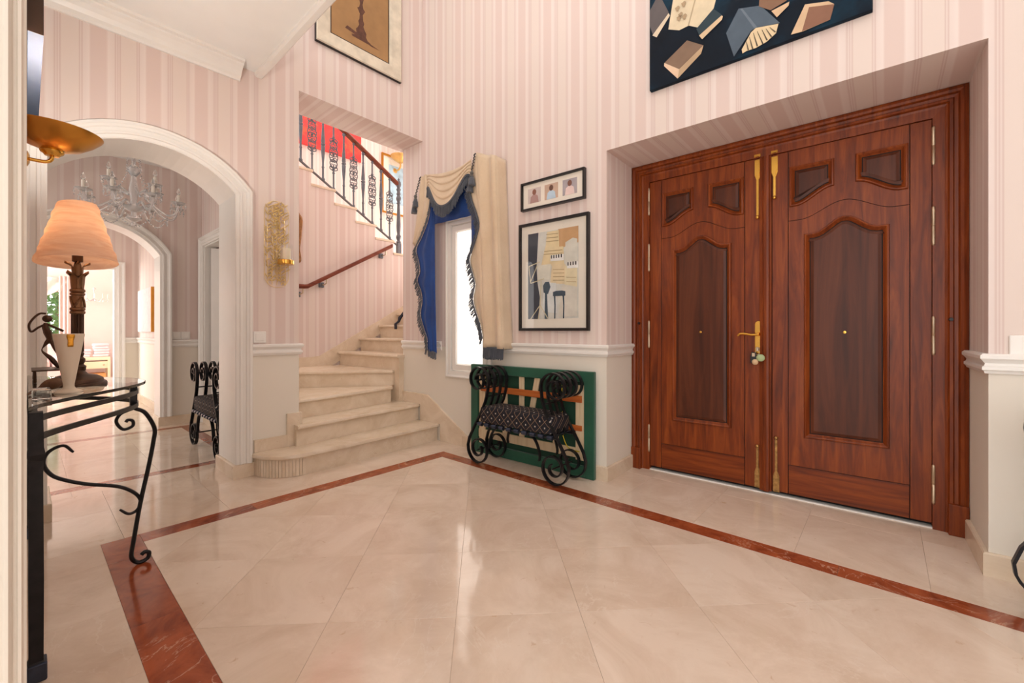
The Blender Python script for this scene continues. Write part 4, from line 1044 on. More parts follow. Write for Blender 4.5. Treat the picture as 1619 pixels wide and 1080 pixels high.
# vase
M['ceramic'] = plain('cream ceramic', (232,218,198), .45, var=.02); M['goldleaf'] = plain('gold patch', (222,160,60), .3, .8, .3, 60)
va = empty('vase', (-2.255, .105, TZ)); tag(va, 'cream conical ceramic vase with a gold patch on the rim', 'vase')
MB().lathe([(.038, 0), (.038, .004), (.033, .008), (.019, .014), (.015, .022), (.015, .03), (.042, .214), (.0408, .216), (.038, .212), (.012, .03)], 36).build('body', M['ceramic'], va, smooth=True)
cdir = atan2(-.105, 2.255)
mb = MB(); mb.grid(7, 7, lambda s_, t_: ((.0426-.0070*t_*.9)*cos(cdir+.12+(s_-.5)*.5*(1-.25*t_+.1*sin(9*t_))), (.0426-.0070*t_*.9)*sin(cdir+.12+(s_-.5)*.5*(1-.25*t_+.1*sin(9*t_))), .2135-.045*t_)); mb.build('gold_patch', M['goldleaf'], va, smooth=True, solid=.001)
# bronze acrobat figurine on a small iron stand
fg = empty('figurine', (-2.875, .062, TZ)); tag(fg, 'thin bronze dancing figurine on a small stand behind the cream vase', 'figurine')
MB().box(-.11, .13, -.045, .085, .050, .056).build('stand_plate', M['bronze'], fg, bevel=.002)
for x, y in ((-.09, -.035), (.11, -.035), (-.09, .07), (.11, .07)): MB().lathe([(.005, 0), (.006, .006), (.004, .05)], 8).build('stand_foot', M['bronze'], fg, loc=(x, y, 0))
mb = MB()
V3 = lambda y, z, x=0: (x, y, z)
mb.tube(smoothpath([V3(.04, .056), V3(.015, .10), V3(-.012, .135), V3(-.005, .16), V3(.012, .19)], 5), [.006+.004*sin(k*.4) for k in range(21)], 7)       # bent leg
mb.tube(smoothpath([V3(.055, .056, .02), V3(.05, .10, .02), V3(.03, .14, .012), V3(.012, .19)], 5), .0075, 7)
mb.tube(smoothpath([V3(.012, .185), V3(.006, .215), V3(-.002, .245), V3(.0, .262)], 5), [.009, .010, .011, .012, .013, .014, .014, .013, .012, .012, .011, .010, .009, .008, .008, .007], 8)      # torso
mb.ball((0, .004, .282), .016, 12, 8, (.9, 1.05, 1.05))
mb.tube(smoothpath([V3(-.004, .255), V3(-.025, .24), V3(-.045, .222), V3(-.052, .25), V3(-.04, .28), V3(-.02, .304), V3(.0, .305)], 4), .0045, 7)   # raised arm
mb.tube(smoothpath([V3(.005, .256), V3(.03, .24), V3(.055, .225)], 4), .0055, 7)
mb.build('body', M['bronze'], fg, smooth=True)
# glass block and carved wooden bird
gbk = MB().box(-.035, .035, -.022, .022, 0, .035).build('glass_block', M['glass'], bevel=.003, loc=(-2.10, .035, TZ)); tag(gbk, 'clear glass block lying at the near end of the console', 'paperweight')
M['carved'] = wood('carved brown wood', (70,44,28), (104,70,46), (140,104,76), .5)
wd = MB(); wd.tube(smoothpath([(0, 0, .012), (-.03, .004, .02), (-.06, .008, .026), (-.085, .012, .022)], 5), [.006+.016*sin(pi*k/15) for k in range(16)], 10); wd.tube(smoothpath([(0, 0, .012), (.05, .025, .012), (.10, .05, .006), (.13, .065, .005)], 5), [.006-.003*k/15 for k in range(16)], 8)
o = wd.build('carved_bird', M['carved'], smooth=True, loc=(-2.37, .035, TZ), rotz=radians(-40)); tag(o, 'small brown carved bird with long beak lying on the console', 'carving')
# ================================================================== PICTURES ON THE FRONT WALL
def frame_on_d(name, label, u0, u1, z0, z1, fw, th, mat='black', back='mat'):
    e = empty(name, dw((u0+u1)/2, -.001, (z0+z1)/2), TH); tag(e, label, 'picture')
    w, h = (u1-u0)/2, (z1-z0)/2
    mb = MB(); sweep(mb, [(-w, -h), (w, -h), (w, h), (-w, h)], [(0, 0), (0, -th), (fw*.85, -th), (fw, -th*.7), (fw, 0)], lambda p, a: (p[0], a, p[1]), closed=True); mb.build('frame', M[mat], e)
    MB().box(-w+fw*.5, w-fw*.5, -th*.45, -.001, -h+fw*.5, h-fw*.5).build('mount', M[back], e)
    return e, w, h, -th*.45
def flatpoly(e, name, pts, v, rgb, th=.0006, rough=.7, var=.08, scale=14):
    m_ = M.get(rgb) if isinstance(rgb, str) else plain(name+' paint', rgb, rough, 0, var, scale)
    return MB().prism(pts, v-th, v, lambda p, a: (p[0], a, p[1])).build(name, m_, e)
# small triple photo frame
e, w, h, v = frame_on_d('photo_frame', 'long black frame holding three small photographs', -2.205, -1.625, 2.008, 2.23, .016, .032)
def photo(cx, rgbs, kind):
    hw, hh = .062, .058
    ph = flatpoly(e, 'photograph', [(cx-hw, -hh), (cx+hw, -hh), (cx+hw, hh), (cx-hw, hh)], v-.0005, rgbs[0])
    # a shirt and head shape, printed
    flatpoly(e, 'printed_shirt', [(cx-.042, -.058), (cx+.042, -.058), (cx+.034, -.008), (cx+.014, .006), (cx-.014, .006), (cx-.034, -.008)], v-.0012, rgbs[1])
    flatpoly(e, 'printed_head', [(cx+.019*cos(a), .026+.023*sin(a)) for a in [2*pi*k/14 for k in range(14)]], v-.0018, rgbs[2])
photo(-.165, [(206,190,184), (176,140,134), (138,92,76)], 0); photo(-.005, [(200,170,150), (186,206,222), (108,74,62)], 1); photo(.160, [(170,160,164), (232,206,200), (126,84,70)], 2)
# larger black framed collage
e, w, h, v = frame_on_d('framed_collage', 'tall black frame with collage of sheet music and a music stand', -2.228, -1.592, 1.052, 1.904, .022, .028)
q = lambda P: [(p[0]*w/.318, p[1]*h/.426) for p in P]
rx0, rx1, rz0, rz1 = -.232, .228, -.333, .341
A = lambda s_, t_: (rx0+(rx1-rx0)*s_, rz0+(rz1-rz0)*t_)
flatpoly(e, 'print', [A(0,0), A(1,0), A(1,1), A(0,1)], v-.0006, (214,212,204))
flatpoly(e, 'print', [A(0,0), A(.22,0), A(.25,.25), A(.2,.42), A(.18,.6), A(.2,.8), A(.22,1), A(0,1)], v-.0012, (52,58,72))
flatpoly(e, 'print', [A(.62,.78), A(1,.82), A(1,1), A(.62,1)], v-.0012, (208,164,118)); 
sheets = [([(.36,.80), (.64,.78), (.63,.99), (.40,.99)], (232,212,168)), ([(.28,.62), (.74,.58), (.72,.80), (.36,.82)], (230,210,168)), ([(.74,.60), (.98,.58), (.98,.86), (.90,.88), (.76,.84)], (220,216,204)), ([(.20,.46), (.45,.44), (.48,.62), (.22,.62)], (224,220,206)), ([(.46,.40), (.76,.38), (.76,.60), (.50,.62)], (228,208,170)), ([(.74,.34), (.98,.30), (.98,.56), (.76,.58)], (230,216,180)), ([(.30,.08), (.60,.06), (.58,.40), (.34,.42)], (222,224,222)), ([(.62,.02), (.98,.02), (.98,.34), (.70,.38)], (218,212,200))]
for k, (P_, rgb) in enumerate(sheets): flatpoly(e, 'sheet', [A(*p) for p in P_], v-.0016-.0002*k, rgb)
for (s0, s1, t0) in ((.38, .62, .96), (.38, .62, .92), (.38, .63, .88), (.34, .70, .77), (.33, .70, .735), (.52, .74, .55), (.52, .74, .51), (.52, .74, .47), (.52, .74, .43), (.78, .96, .45), (.78, .96, .40)):
    flatpoly(e, 'stave', [A(s0, t0), A(s1, t0-.01), A(s1, t0-.004), A(s0, t0+.006)], v-.0036, (176,152,112))
for s0, t0, n in ((.48, .685, 5), (.80, .585, 4)):
    flatpoly(e, 'keyboard', [A(s0-.01, t0-.035), A(s0+.05*n, t0-.04), A(s0+.05*n, t0+.03), A(s0-.01, t0+.035)], v-.0038, (240,238,234))
    for k in range(n): flatpoly(e, 'key', [A(s0+.048*k, t0-.005), A(s0+.048*k+.022, t0-.006), A(s0+.048*k+.022, t0+.032), A(s0+.048*k, t0+.033)], v-.0044, (40,38,40))
flatpoly(e, 'stool', [A(.52,.255), A(.76,.25), A(.76,.30), A(.70,.31), A(.58,.31), A(.52,.30)], v-.0040, (52,72,88))
for s0 in (.555, .725): flatpoly(e, 'stool_leg', [A(s0-.012, 0), A(s0+.012, 0), A(s0+.018, .15), A(s0+.012, .26), A(s0-.02, .26), A(s0-.004, .14)], v-.0040, (52,72,88))
flatpoly(e, 'chair', [A(.33,.30), A(.42,.28), A(.47,.36), A(.44,.42), A(.36,.42), A(.32,.38)], v-.0040, (58,78,94)); flatpoly(e, 'chair', [A(.35,0), A(.42,0), A(.40,.30), A(.36,.30)], v-.0040, (58,78,94))
for a, b in (((.02,.62),(.26,.66)), ((.02,.62),(.06,.42)), ((.06,.42),(.34,.46)), ((.06,.44),(.2,.62)), ((.28,.44),(.26,.16)), ((.26,.16),(.06,0)), ((.26,.16),(.42,0)), ((.26,.16),(.22,0))):
    p, r = A(*a), A(*b); dx, dz = r[0]-p[0], r[1]-p[1]; l = math.hypot(dx, dz); nx, nz = -dz/l*.0035, dx/l*.0035
    flatpoly(e, 'music_stand', [(p[0]+nx, p[1]+nz), (p[0]-nx, p[1]-nz), (r[0]-nx, r[1]-nz), (r[0]+nx, r[1]+nz)], v-.0046, (214,202,170))
MB().grid(2, 2, lambda a, b: (-w+.015+(2*w-.03)*a, -.024, -h+.015+(2*h-.03)*b)).build('glazing', M['thinglass'], e)
# large dark canvas with flying books
cz0, cz1, cu0, cu1 = 2.600, 3.55, -1.145, -.045
e = empty('book_painting', dw((cu0+cu1)/2, -.001, cz0), TH); tag(e, 'large unframed dark blue canvas of floating books above the door', 'painting')
t = NT('dark teal painted ground'); f = t.noise(t.coord('Object'), 2.2, 5); t.color(t.ramp(f, [(.32, srgb(8,11,20)), (.5, srgb(10,24,38)), (.68, srgb(16,62,84))])); t.set(Roughness=.7, Specular__IOR__Level=.2); M['teal'] = t.m
MB().box(-.55, .55, -.030, 0, 0, .95).build('canvas', M['teal'], e, bevel=.003)
def B_(x, y):      # zoomed pixel of the target crop -> canvas u,z
    px, py = 1000+x/4.0475, y/4.05
    return canvas_uv(px, py)
def canvas_uv(px, py):
    f_ = 673.5; b = radians(41.2); t_ = (px-809.5)/f_
    dx, dy = -sin(b)+t_*cos(b), cos(b)+t_*sin(b); dz = -(py-523.5)/f_
    ev = (-DS, DC); eu = (DC, DS)
    k = (DO[0]*ev[0]+DO[1]*ev[1]-.03)/(dx*ev[0]+dy*ev[1])
    u = .33+(dx*k-DO[0])*eu[0]+(dy*k-DO[1])*eu[1]
    return (u-(cu0+cu1)/2, 1.05+dz*k-cz0)
books = [((110,66), [((110,70),(170,-40),(232,80),(132,225),(112,170)), (92,84,84)], [((232,84),(240,100),(155,240),(128,228)), (214,196,170)]),
 (0, [((265,-30),(330,-40),(405,-10),(520,-60),(540,-20),(490,165),(430,180),(360,165),(300,195),(230,190)), (222,204,172)], [((400,-10),(408,-8),(362,168),(354,166)), (180,160,130)]),
 (0, [((350,260),(455,292),(300,445),(205,405)), (128,102,82)], [((455,292),(440,345),(290,505),(300,445)), (190,160,126)], [((205,405),(300,445),(290,505),(203,425)), (222,190,160)]),
 (0, [((680,58),(820,38),(945,150),(790,180),(760,200),(650,365),(600,215)), (78,92,106)], [((690,60),(705,58),(798,175),(780,185)), (104,116,128)]),
 (0, [((790,182),(935,155),(920,215),(860,270),(790,310),(730,330),(705,345),(700,320),(760,210)), (226,202,162)]),
 (0, [((1105,32),(1255,12),(1292,30),(1265,130),(1090,205),(1015,225)), (214,182,146)], [((1130,50),(1292,30),(1265,130),(1085,205)), (140,98,76)]),
 (0, [((815,-20),(1000,-20),(985,10),(885,70),(810,45)), (134,98,74)], [((1005,15),(1000,40),(925,115),(890,75)), (214,180,144)]),
 (0, [((560,98),(580,108),(575,130),(448,255),(428,232)), (214,186,150)], [((520,60),(575,100),(430,230),(410,190)), (30,52,62)])]
k = 0
for bk in books:
    for P_, rgb in bk[1:]:
        pts = [B_(*p) for p in P_]
        pts = [(max(-.548, min(.548, a)), max(.004, min(.94, b))) for a, b in pts]
        flatpoly(e, 'painted_book', pts, -.0300-.0004*k, rgb, .0004); k += 1
for a, b in (((775,215),(800,300)), ((800,205),(835,285)), ((830,195),(862,262)), ((855,188),(890,240)), ((750,240),(770,318)), ((880,180),(915,210)), ((730,270),(742,325))):
    p, q_ = B_(*a), B_(*b); flatpoly(e, 'painted_page', [(p[0]-.001, p[1]), (p[0]+.001, p[1]), (q_[0]+.004, q_[1]), (q_[0]-.003, q_[1])], -.0300-.0004*k, (92,80,66), .0004)
for x0, y0 in ((290,60), (310,100), (330,30), (335,110), (300,120)):
    p = B_(x0, y0); flatpoly(e, 'painted_sketch', [(p[0]+.012*cos(a)*(1+.4*sin(3*a)), p[1]+.016*sin(a)*(1+.3*cos(5*a))) for a in [2*pi*j/12 for j in range(12)]], -.0300-.0004*k-.0003, (176,150,118), .0003)
# ================================================================== PICTURE ON THE WEST WALL
e = empty('framed_picture', (XA+.001, 1.945, 3.404)); tag(e, 'tall picture of a brown candlestick in a distressed cream frame high on the wall', 'picture')
M['cream_dist'] = plain('distressed cream frame', (216,204,184), .7, 0, .16, 9); M['parch'] = plain('brown parchment', (166,126,82), .75, 0, .14, 5)
mb = MB(); wl = .40; hh = 1.15
sweep(mb, [(-wl, 0), (wl, 0), (wl, hh), (-wl, hh)], [(0, 0), (0, .030), (.008, .036), (.10, .026), (.118, .020), (.124, .010), (.124, 0)], lambda p, a: (a, p[0], p[1]), closed=True); mb.build('frame', M['cream_dist'], e)
mb = MB(); sweep(mb, [(-wl-.003, -.003), (wl+.003, -.003), (wl+.003, hh+.003), (-wl-.003, hh+.003)], [(0, 0), (0, .026), (.006, .026), (.006, 0)], lambda p, a: (a, p[0], p[1]), closed=True); mb.build('dark_edge', M['black'], e)
MB().box(0, .010, -wl+.12, wl-.12, .12, hh-.12).build('sheet', M['parch'], e)
mb = MB(); sweep(mb, [(-wl+.123, .123), (wl-.123, .123), (wl-.123, hh-.123), (-wl+.123, hh-.123)], [(0, .010), (0, .014), (.006, .014), (.006, .010)], lambda p, a: (a, p[0], p[1]), closed=True); mb.build('inner_line', M['black'], e)
M['sepia'] = plain('sepia drawing', (96,62,48), .8, 0, .25, 30)
prof = [(.085, .20), (.09, .215), (.06, .225), (.045, .25), (.05, .28), (.035, .30), (.02, .33), (.028, .36), (.018, .38), (.014, .43), (.03, .46), (.038, .47), (.02, .485), (.012, .52), (.02, .56), (.03, .60), (.016, .63), (.012, .70), (.05, .74), (.055, .75)]
pts = [(a, b) for a, b in prof]+[(-a, b) for a, b in prof[::-1]]
MB().prism(pts, .0100, .0108, lambda p, a: (a, p[0], p[1])).build('drawn_candlestick', M['sepia'], e)
MB().prism([(-.15, .235), (-.06, .225), (.10, .195), (.18, .20), (.10, .21), (-.05, .25), (-.13, .265)], .0100, .0106, lambda p, a: (a, p[0], p[1])).build('drawn_shadow', M['sepia'], e)
# ================================================================== STAIRWELL PICTURES
t = NT('red abstract paint'); f = t.noise(t.coord('Object'), 4, 5, .6, 1); t.color(t.ramp(f, [(.3, srgb(226,40,46)), (.55, srgb(240,62,58)), (.72, srgb(250,110,60))])); t.set(Roughness=.5); M['redpaint'] = t.m
o = MB().box(0, .03, -.95, .48, 0, 1.15).build('canvas', M['redpaint'], bevel=.003, loc=(-6.049, 2.90, 3.625)); o.name = 'red_painting'; tag(o, 'bright red abstract canvas behind the stair balustrade', 'painting')
e = empty('framed_print', (-6.049, 4.02, 2.95)); tag(e, 'framed pale blue print on the stairwell wall behind the newel post', 'picture')
mb = MB(); sweep(mb, [(-.28, 0), (.45, 0), (.45, .95), (-.28, .95)], [(0, 0), (0, .03), (.025, .03), (.03, .02), (.03, 0)], lambda p, a: (a, p[0], p[1]), closed=True); mb.build('frame', M['oldbrass'], e)
MB().box(0, .012, -.27, .44, .02, .93).build('mount', M['mat'], e); M['bluewash'] = plain('pale blue wash', (176,206,222), .7, 0, .2, 8)
MB().box(.012, .013, -.15, .36, .18, .80).build('print', M['bluewash'], e)
for y, z in ((-.10, .62), (-.04, .66), (.02, .35), (.05, .48), (-.08, .4)): MB().box(.013, .0136, y, y+.02, z-.12, z+.06).build('brush_mark', M['bluewash'], e)
# brass shell sconce in the stairwell
e = empty('wall_sconce', (-6.05, 3.99, 3.76)); tag(e, 'small brass bowl sconce on the stairwell wall', 'sconce', 'brass bowl wall lights')
M['palebrass'] = plain('pale brass', (222,184,116), .35, .75, .12)
MB().lathe([(.02, 0), (.05, .015), (.10, .05), (.15, .10), (.155, .115), (.145, .112), (.09, .06), (.02, .015)], 28).build('bowl', M['palebrass'], e, smooth=True, loc=(.16, 0, 0))
MB().tube(smoothpath([(.16, 0, .005), (.16, 0, -.05), (.12, 0, -.09), (.06, 0, -.09), (.01, 0, -.08)], 5), .014, 8).build('arm', M['palebrass'], e, smooth=True)
o = MB().lathe([(.05, 0), (.05, .008), (.03, .02)], 18).build('wall_plate', M['palebrass'], e, smooth=True); o.matrix_local = Matrix.Translation((0, 0, -.085)) @ Matrix.Rotation(radians(90), 4, 'Y')
# gilt mirror edge seen beside the pilaster
e = empty('mirror', (XW+.001, 1.80, 1.72)); tag(e, 'carved gilt mirror frame half hidden behind the pilaster on the stair wall', 'mirror')
M['giltwood'] = plain('carved gilt wood', (150,104,62), .45, .3, .35, 40)
def mframe(k):
    n = 72; out = []
    for i in range(n):
        a = 2*pi*i/n; w_ = 1+.06*sin(9*a)
        out.append((.245*k*w_*math.copysign(abs(cos(a))**.55, cos(a)), .405+.40*k*w_*math.copysign(abs(sin(a))**.55, sin(a))))
    return out
mb = MB(); mb.loops([[(v_, y, z) for y, z in mframe(k)] for k, v_ in ((1.0, 0), (1.0, .02), (.93, .04), (.84, .03), (.80, .01))]); mb.build('carved_frame', M['giltwood'], e, smooth=True)
t = NT('mirror silver'); f = t.noise(t.coord('Object'), 2); t.color(t.ramp(f, [(0, (.86,.86,.86,1)), (1, (.92,.92,.92,1))])); t.set(Metallic=1, Roughness=.02); M['mirror'] = t.m
MB().prism(mframe(.82), .006, .010, lambda p, a: (a, p[0], p[1])).build('mirror_glass', M['mirror'], e)
# painting above the console, seen edge on, and in the passage
e = empty('canvas_painting', (-2.25, .003, 2.10)); tag(e, 'deep dark canvas seen edge on above the brass sconce at top left', 'painting')
M['brownedge'] = plain('brown canvas edge', (74,58,48), .8, bump=.2); M['slate'] = plain('slate blue canvas', (50,63,84), .95, bump=.2)
MB().box(-1.12, -.0015, .002, .040, .0, .83).build('stretched_canvas', M['slate'], e); MB().box(-.0015, .0, .0, .040, .0, .83).build('canvas_side', M['brownedge'], e)
e = empty('canvas_painting', (-7.3, 1.139, 1.04)); tag(e, 'pale grey canvas with gilt edge in the passage beyond the arches', 'painting')
t = NT('pale grey abstract'); f = t.noise(t.coord('Object'), 6, 6, .65, 2); t.color(t.ramp(f, [(.3, srgb(196,200,204)), (.7, srgb(232,230,228))])); M['greyabs'] = t.m
MB().box(-1.05, -.03, -.04, 0, 0, .60).build('canvas', M['greyabs'], e); MB().box(-.03, 0, -.045, 0, 0, .60).build('gilt_edge', M['oldbrass'], e)
# ================================================================== BRASS UPLIGHTER over the console
e = empty('wall_sconce', (-2.40, .001, 1.73)); tag(e, 'wide antique brass bowl uplighter on the wall above the console', 'sconce', 'brass bowl wall lights')
_b = MB().lathe([(.004, .012), (.04, .015), (.08, .031), (.113, .056), (.136, .080), (.140, .086), (.134, .086), (.108, .062), (.076, .038), (.004, .022)], 48, (0, .07, 0)); _b.v = [(x, max(y, .0), z) for x, y, z in _b.v]
_b.build('bowl', M['oldbrass'], e, smooth=True)
MB().lathe([(.008, -.012), (.020, -.010), (.024, -.004), (.032, .002), (.034, .008), (.031, .012), (.038, .016)], 28, (0, .066, 0)).build('collar', M['brass'], e, smooth=True)
MB().tube(smoothpath([(0, .066, -.006), (0, .066, -.018), (0, .060, -.030), (0, .046, -.037), (0, .025, -.038), (0, .004, -.038)], 6), .0065, 10).build('arm', M['brass'], e, smooth=True)
o = MB().lathe([(.028, 0), (.028, .004), (.014, .010)], 18).build('wall_plate', M['brass'], e, smooth=True); o.matrix_local = Matrix.Translation((0, 0, -.038)) @ Matrix.Rotation(radians(-90), 4, 'X')
ul = bpy.data.lights.new('uplighter_bulb', 'POINT'); ul.energy = 30; ul.color = (1, .95, .88); ul.shadow_soft_size = .03
uo = bpy.data.objects.new('uplighter_bulb', ul); uo.location = (0, .072, .075); uo.parent = e; COL.objects.link(uo)
# ================================================================== LEAFY GILT CANDLE SCONCE
e = empty('candle_sconce', (XA+.001, 1.255, 1.38)); tag(e, 'gilt leafy wall sconce with glass hurricane and cream candle beside the arch', 'sconce')
rng = random.Random(3)
mb = MB()
def leafblade(p, d, l, w, tilt):
    px, py = p; dx, dy = d; nx, ny = -dy, dx
    pts = [(0, 0), (.35, .5), (.7, .36), (1, 0), (.7, -.36), (.35, -.5)]
    top = [(.004+tilt*a+.006*(1-abs(b)*2), px+dx*l*a+nx*w*b, py+dy*l*a+ny*w*b) for a, b in pts]
    mb.add(top+[(q[0]-.003, q[1], q[2]) for q in top], [(0,1,2,3), (0,3,4,5), (9,8,7,6), (11,10,9,6)]+[(i, (i+1) % 6, 6+(i+1) % 6, 6+i) for i in range(6)])
def inside(y, z):
    zz = min(max(z, .09), .565); return (y/.094)**2+((z-zz)/.094)**2 < 1
for s0 in (-.062, -.032, 0, .032, .062):
    z = .02; y = s0; pts = []
    while z < .64:
        if inside(y, z): pts.append((.006, y, z))
        y += rng.uniform(-.003, .003); z += .026
    if len(pts) > 2: mb.tube(pts, .0028, 5)
    for p in pts:
        for sg in (-1, 1):
            a = radians(90+sg*rng.uniform(28, 58)); l = rng.uniform(.03, .044)
            if rng.random() < .8 and inside(p[1]+cos(a)*l*.6, p[2]+sin(a)*l*.6): leafblade((p[1], p[2]), (cos(a), sin(a)), l, .0105, rng.uniform(.0, 1.0)*.035)
mb.build('leaf_plate', M['gold'], e, recalc=True)
N = 60; ol = []
for i in range(N+1):
    a = 2*pi*i/N; ol.append((.006, .086*cos(a), .327+.24*(1 if sin(a) > 0 else -1)*(1 if abs(sin(a)) > .001 else 0)+.086*sin(a)))
MB().tube(ol, .0022, 6).build('rim', M['gold'], e, smooth=True)
cx = .085; cyo = .035
MB().lathe([(.052, .170), (.056, .174), (.056, .200), (.052, .204), (.050, .202), (.050, .182), (.004, .180), (.004, .170)], 30, (cx, cyo, 0)).build('candle_tray', M['brass'], e, smooth=True)
MB().tube([(0, 0, .19), (.03, .012, .178), (cx, cyo, .174)], .008, 8).build('arm', M['gold'], e, smooth=True)
MB().lathe([(.0485, .183), (.0485, .325)], 32, (cx, cyo, 0), cap=False).build('glass_hurricane', M['thinglass'], e, smooth=True)
M['wax'] = plain('cream wax', (236,220,190), .5, var=.02, Subsurface__Weight=.2)
MB().lathe([(.032, .183), (.032, .285), (.030, .291), (.004, .284)], 24, (cx, cyo, 0)).build('candle', M['wax'], e, smooth=True)
MB().lathe([(.0012, .284), (.001, .298)], 6, (cx, cyo, 0)).build('wick', M['black'], e)
# ================================================================== SWITCHES
def switch(loc, rotz, n, label):
    s_ = empty('light_switch', loc, rotz); tag(s_, label, 'switch')
    for k in range(n):
        MB().box(k*.086-.042, k*.086+.042, -.010, 0, -.042, .042).build('plate', M['switch'], s_, bevel=.004)
        MB().box(k*.086-.028, k*.086+.028, -.014, -.009, -.028, .028).build('rocker', M['switch'], s_, bevel=.003)
switch((XA+.001, 1.138, 1.005), radians(90), 1, 'white light switch on the wall between the arch and the stair')
switch((-6.019, 1.12, 1.00), radians(90), 2, 'double white light switch on the hallway wall beside the second arch')
o = MB().box(-.042, .042, -.010, 0, -.042, .042).build('light_switch', M['switch'], bevel=.004, loc=dw(.435, -.001, .99)); o.rotation_euler[2] = TH; tag(o, 'white light switch right of the entrance door', 'switch')
# ================================================================== CHANDELIER
ch = empty('chandelier', (-4.75, .60, 2.05)); tag(ch, 'crystal chandelier with candle bulbs hanging in the hallway behind the arch', 'chandelier')
MB().lathe([(.002, -.12), (.014, -.115), (.02, -.10), (.012, -.085), (.04, -.07), (.055, -.055), (.05, -.04), (.02, -.03), (.018, 0), (.06, .02), (.075, .045), (.03, .055), (.02, .09), (.026, .14), (.035, .18), (.024, .24), (.018, .30), (.04, .33), (.045, .36), (.014, .40), (.012, .55), (.03, .56), (.05, .60), (.04, .64), (.010, .66), (.008, .78)], 16).build('stem', M['crystal'], ch, smooth=True)
MB().lathe([(.06, .79), (.055, .805), (.01, .81)], 20).build('ceiling_rose', M['steelhinge'], ch, smooth=True)
M['candle_white'] = plain('white candle sleeve', (240,234,222), .5, var=.02)
def arm(ang, R_, z0, z1, dip):
    e_ = Vector((cos(ang), sin(ang), 0)); T = lambda r, z: (e_.x*r, e_.y*r, z)
    mb = MB(); mb.tube([T(q[0], q[2]) for q in smoothpath([(.05, 0, z0), (.12, 0, z0+.03), (R_*.55, 0, z0-.01), (R_*.75, 0, z0-dip), (R_*.93, 0, z0-dip*.6), (R_, 0, z1)], 5)], .0095, 7)
    a_ = mb.build('arm', M['crystal'], ch, smooth=True)
    MB().lathe([(.012, z1-.004), (.03, z1+.002), (.05, z1+.014), (.054, z1+.02), (.03, z1+.008), (.012, z1+.006)], 12, T(R_, 0)).build('drip_pan', M['crystal'], a_)
    MB().lathe([(.0115, z1+.006), (.0115, z1+.085), (.007, z1+.088)], 10, T(R_, 0)).build('candle_sleeve', M['candle_white'], a_, smooth=True)
    MB().lathe([(.006, z1+.086), (.014, z1+.10), (.015, z1+.112), (.008, z1+.135), (.001, z1+.15)], 10, T(R_, 0)).build('candle_bulb', M['glass'], a_, smooth=True)
    mb = MB()
    for k in range(4):
        a2 = 2*pi*k/4+ang; px, py = e_.x*R_+.052*cos(a2), e_.y*R_+.052*sin(a2)
        for (zz, r) in ((z1+.005, .006), (z1-.012, .011), (z1-.034, .006)): mb.ball((px, py, zz), r, 6, 4, (.7, .7, 1.5))
    mb.build('pendants', M['crystal'], a_)['kind'] = 'stuff'
    return T(R_*.55, z0-.01), T(R_*.75, z0-dip)
ends = [arm(2*pi*k/8+.25, .315, .04, .085, .05) for k in range(8)]
ends2 = [arm(2*pi*k/4+.6, .20, .15, .20, .03) for k in range(4)]
def garland(p, q, sag, n=12, r=.0075):
    mb = MB()
    for k in range(n+1):
        t_ = k/n; mb.ball((p[0]+(q[0]-p[0])*t_, p[1]+(q[1]-p[1])*t_, p[2]+(q[2]-p[2])*t_-sag*4*t_*(1-t_)), r, 6, 4)
    mb.build('bead_garland', M['crystal'], ch)['kind'] = 'stuff'
for k in range(8): garland(ends[k][1], ends[(k+1) % 8][1], .07)
for k in range(6):
    a = 2*pi*k/6; garland((.035*cos(a), .035*sin(a), .60), (.05*cos(a), .05*sin(a), .34), .0, 14, .006)
    garland((.04*cos(a), .04*sin(a), .34), (.19*cos(a), .19*sin(a), .12), .05, 12, .006)
# ================================================================== LIVING ROOM beyond the doorway
M['pinkcloth'] = fabric('pale pink drape', (234,206,198), (244,222,214)); M['towel'] = fabric('pale pink towel', (232,206,212), (244,226,228)); M['sofa'] = fabric('pink sofa cloth', (232,190,186), (242,208,202))
M['creamwood'] = plain('cream painted wood', (240,222,190), .4, var=.03); M['honey'] = plain('honey wicker', (224,160,96), .6, 0, .15, 30)
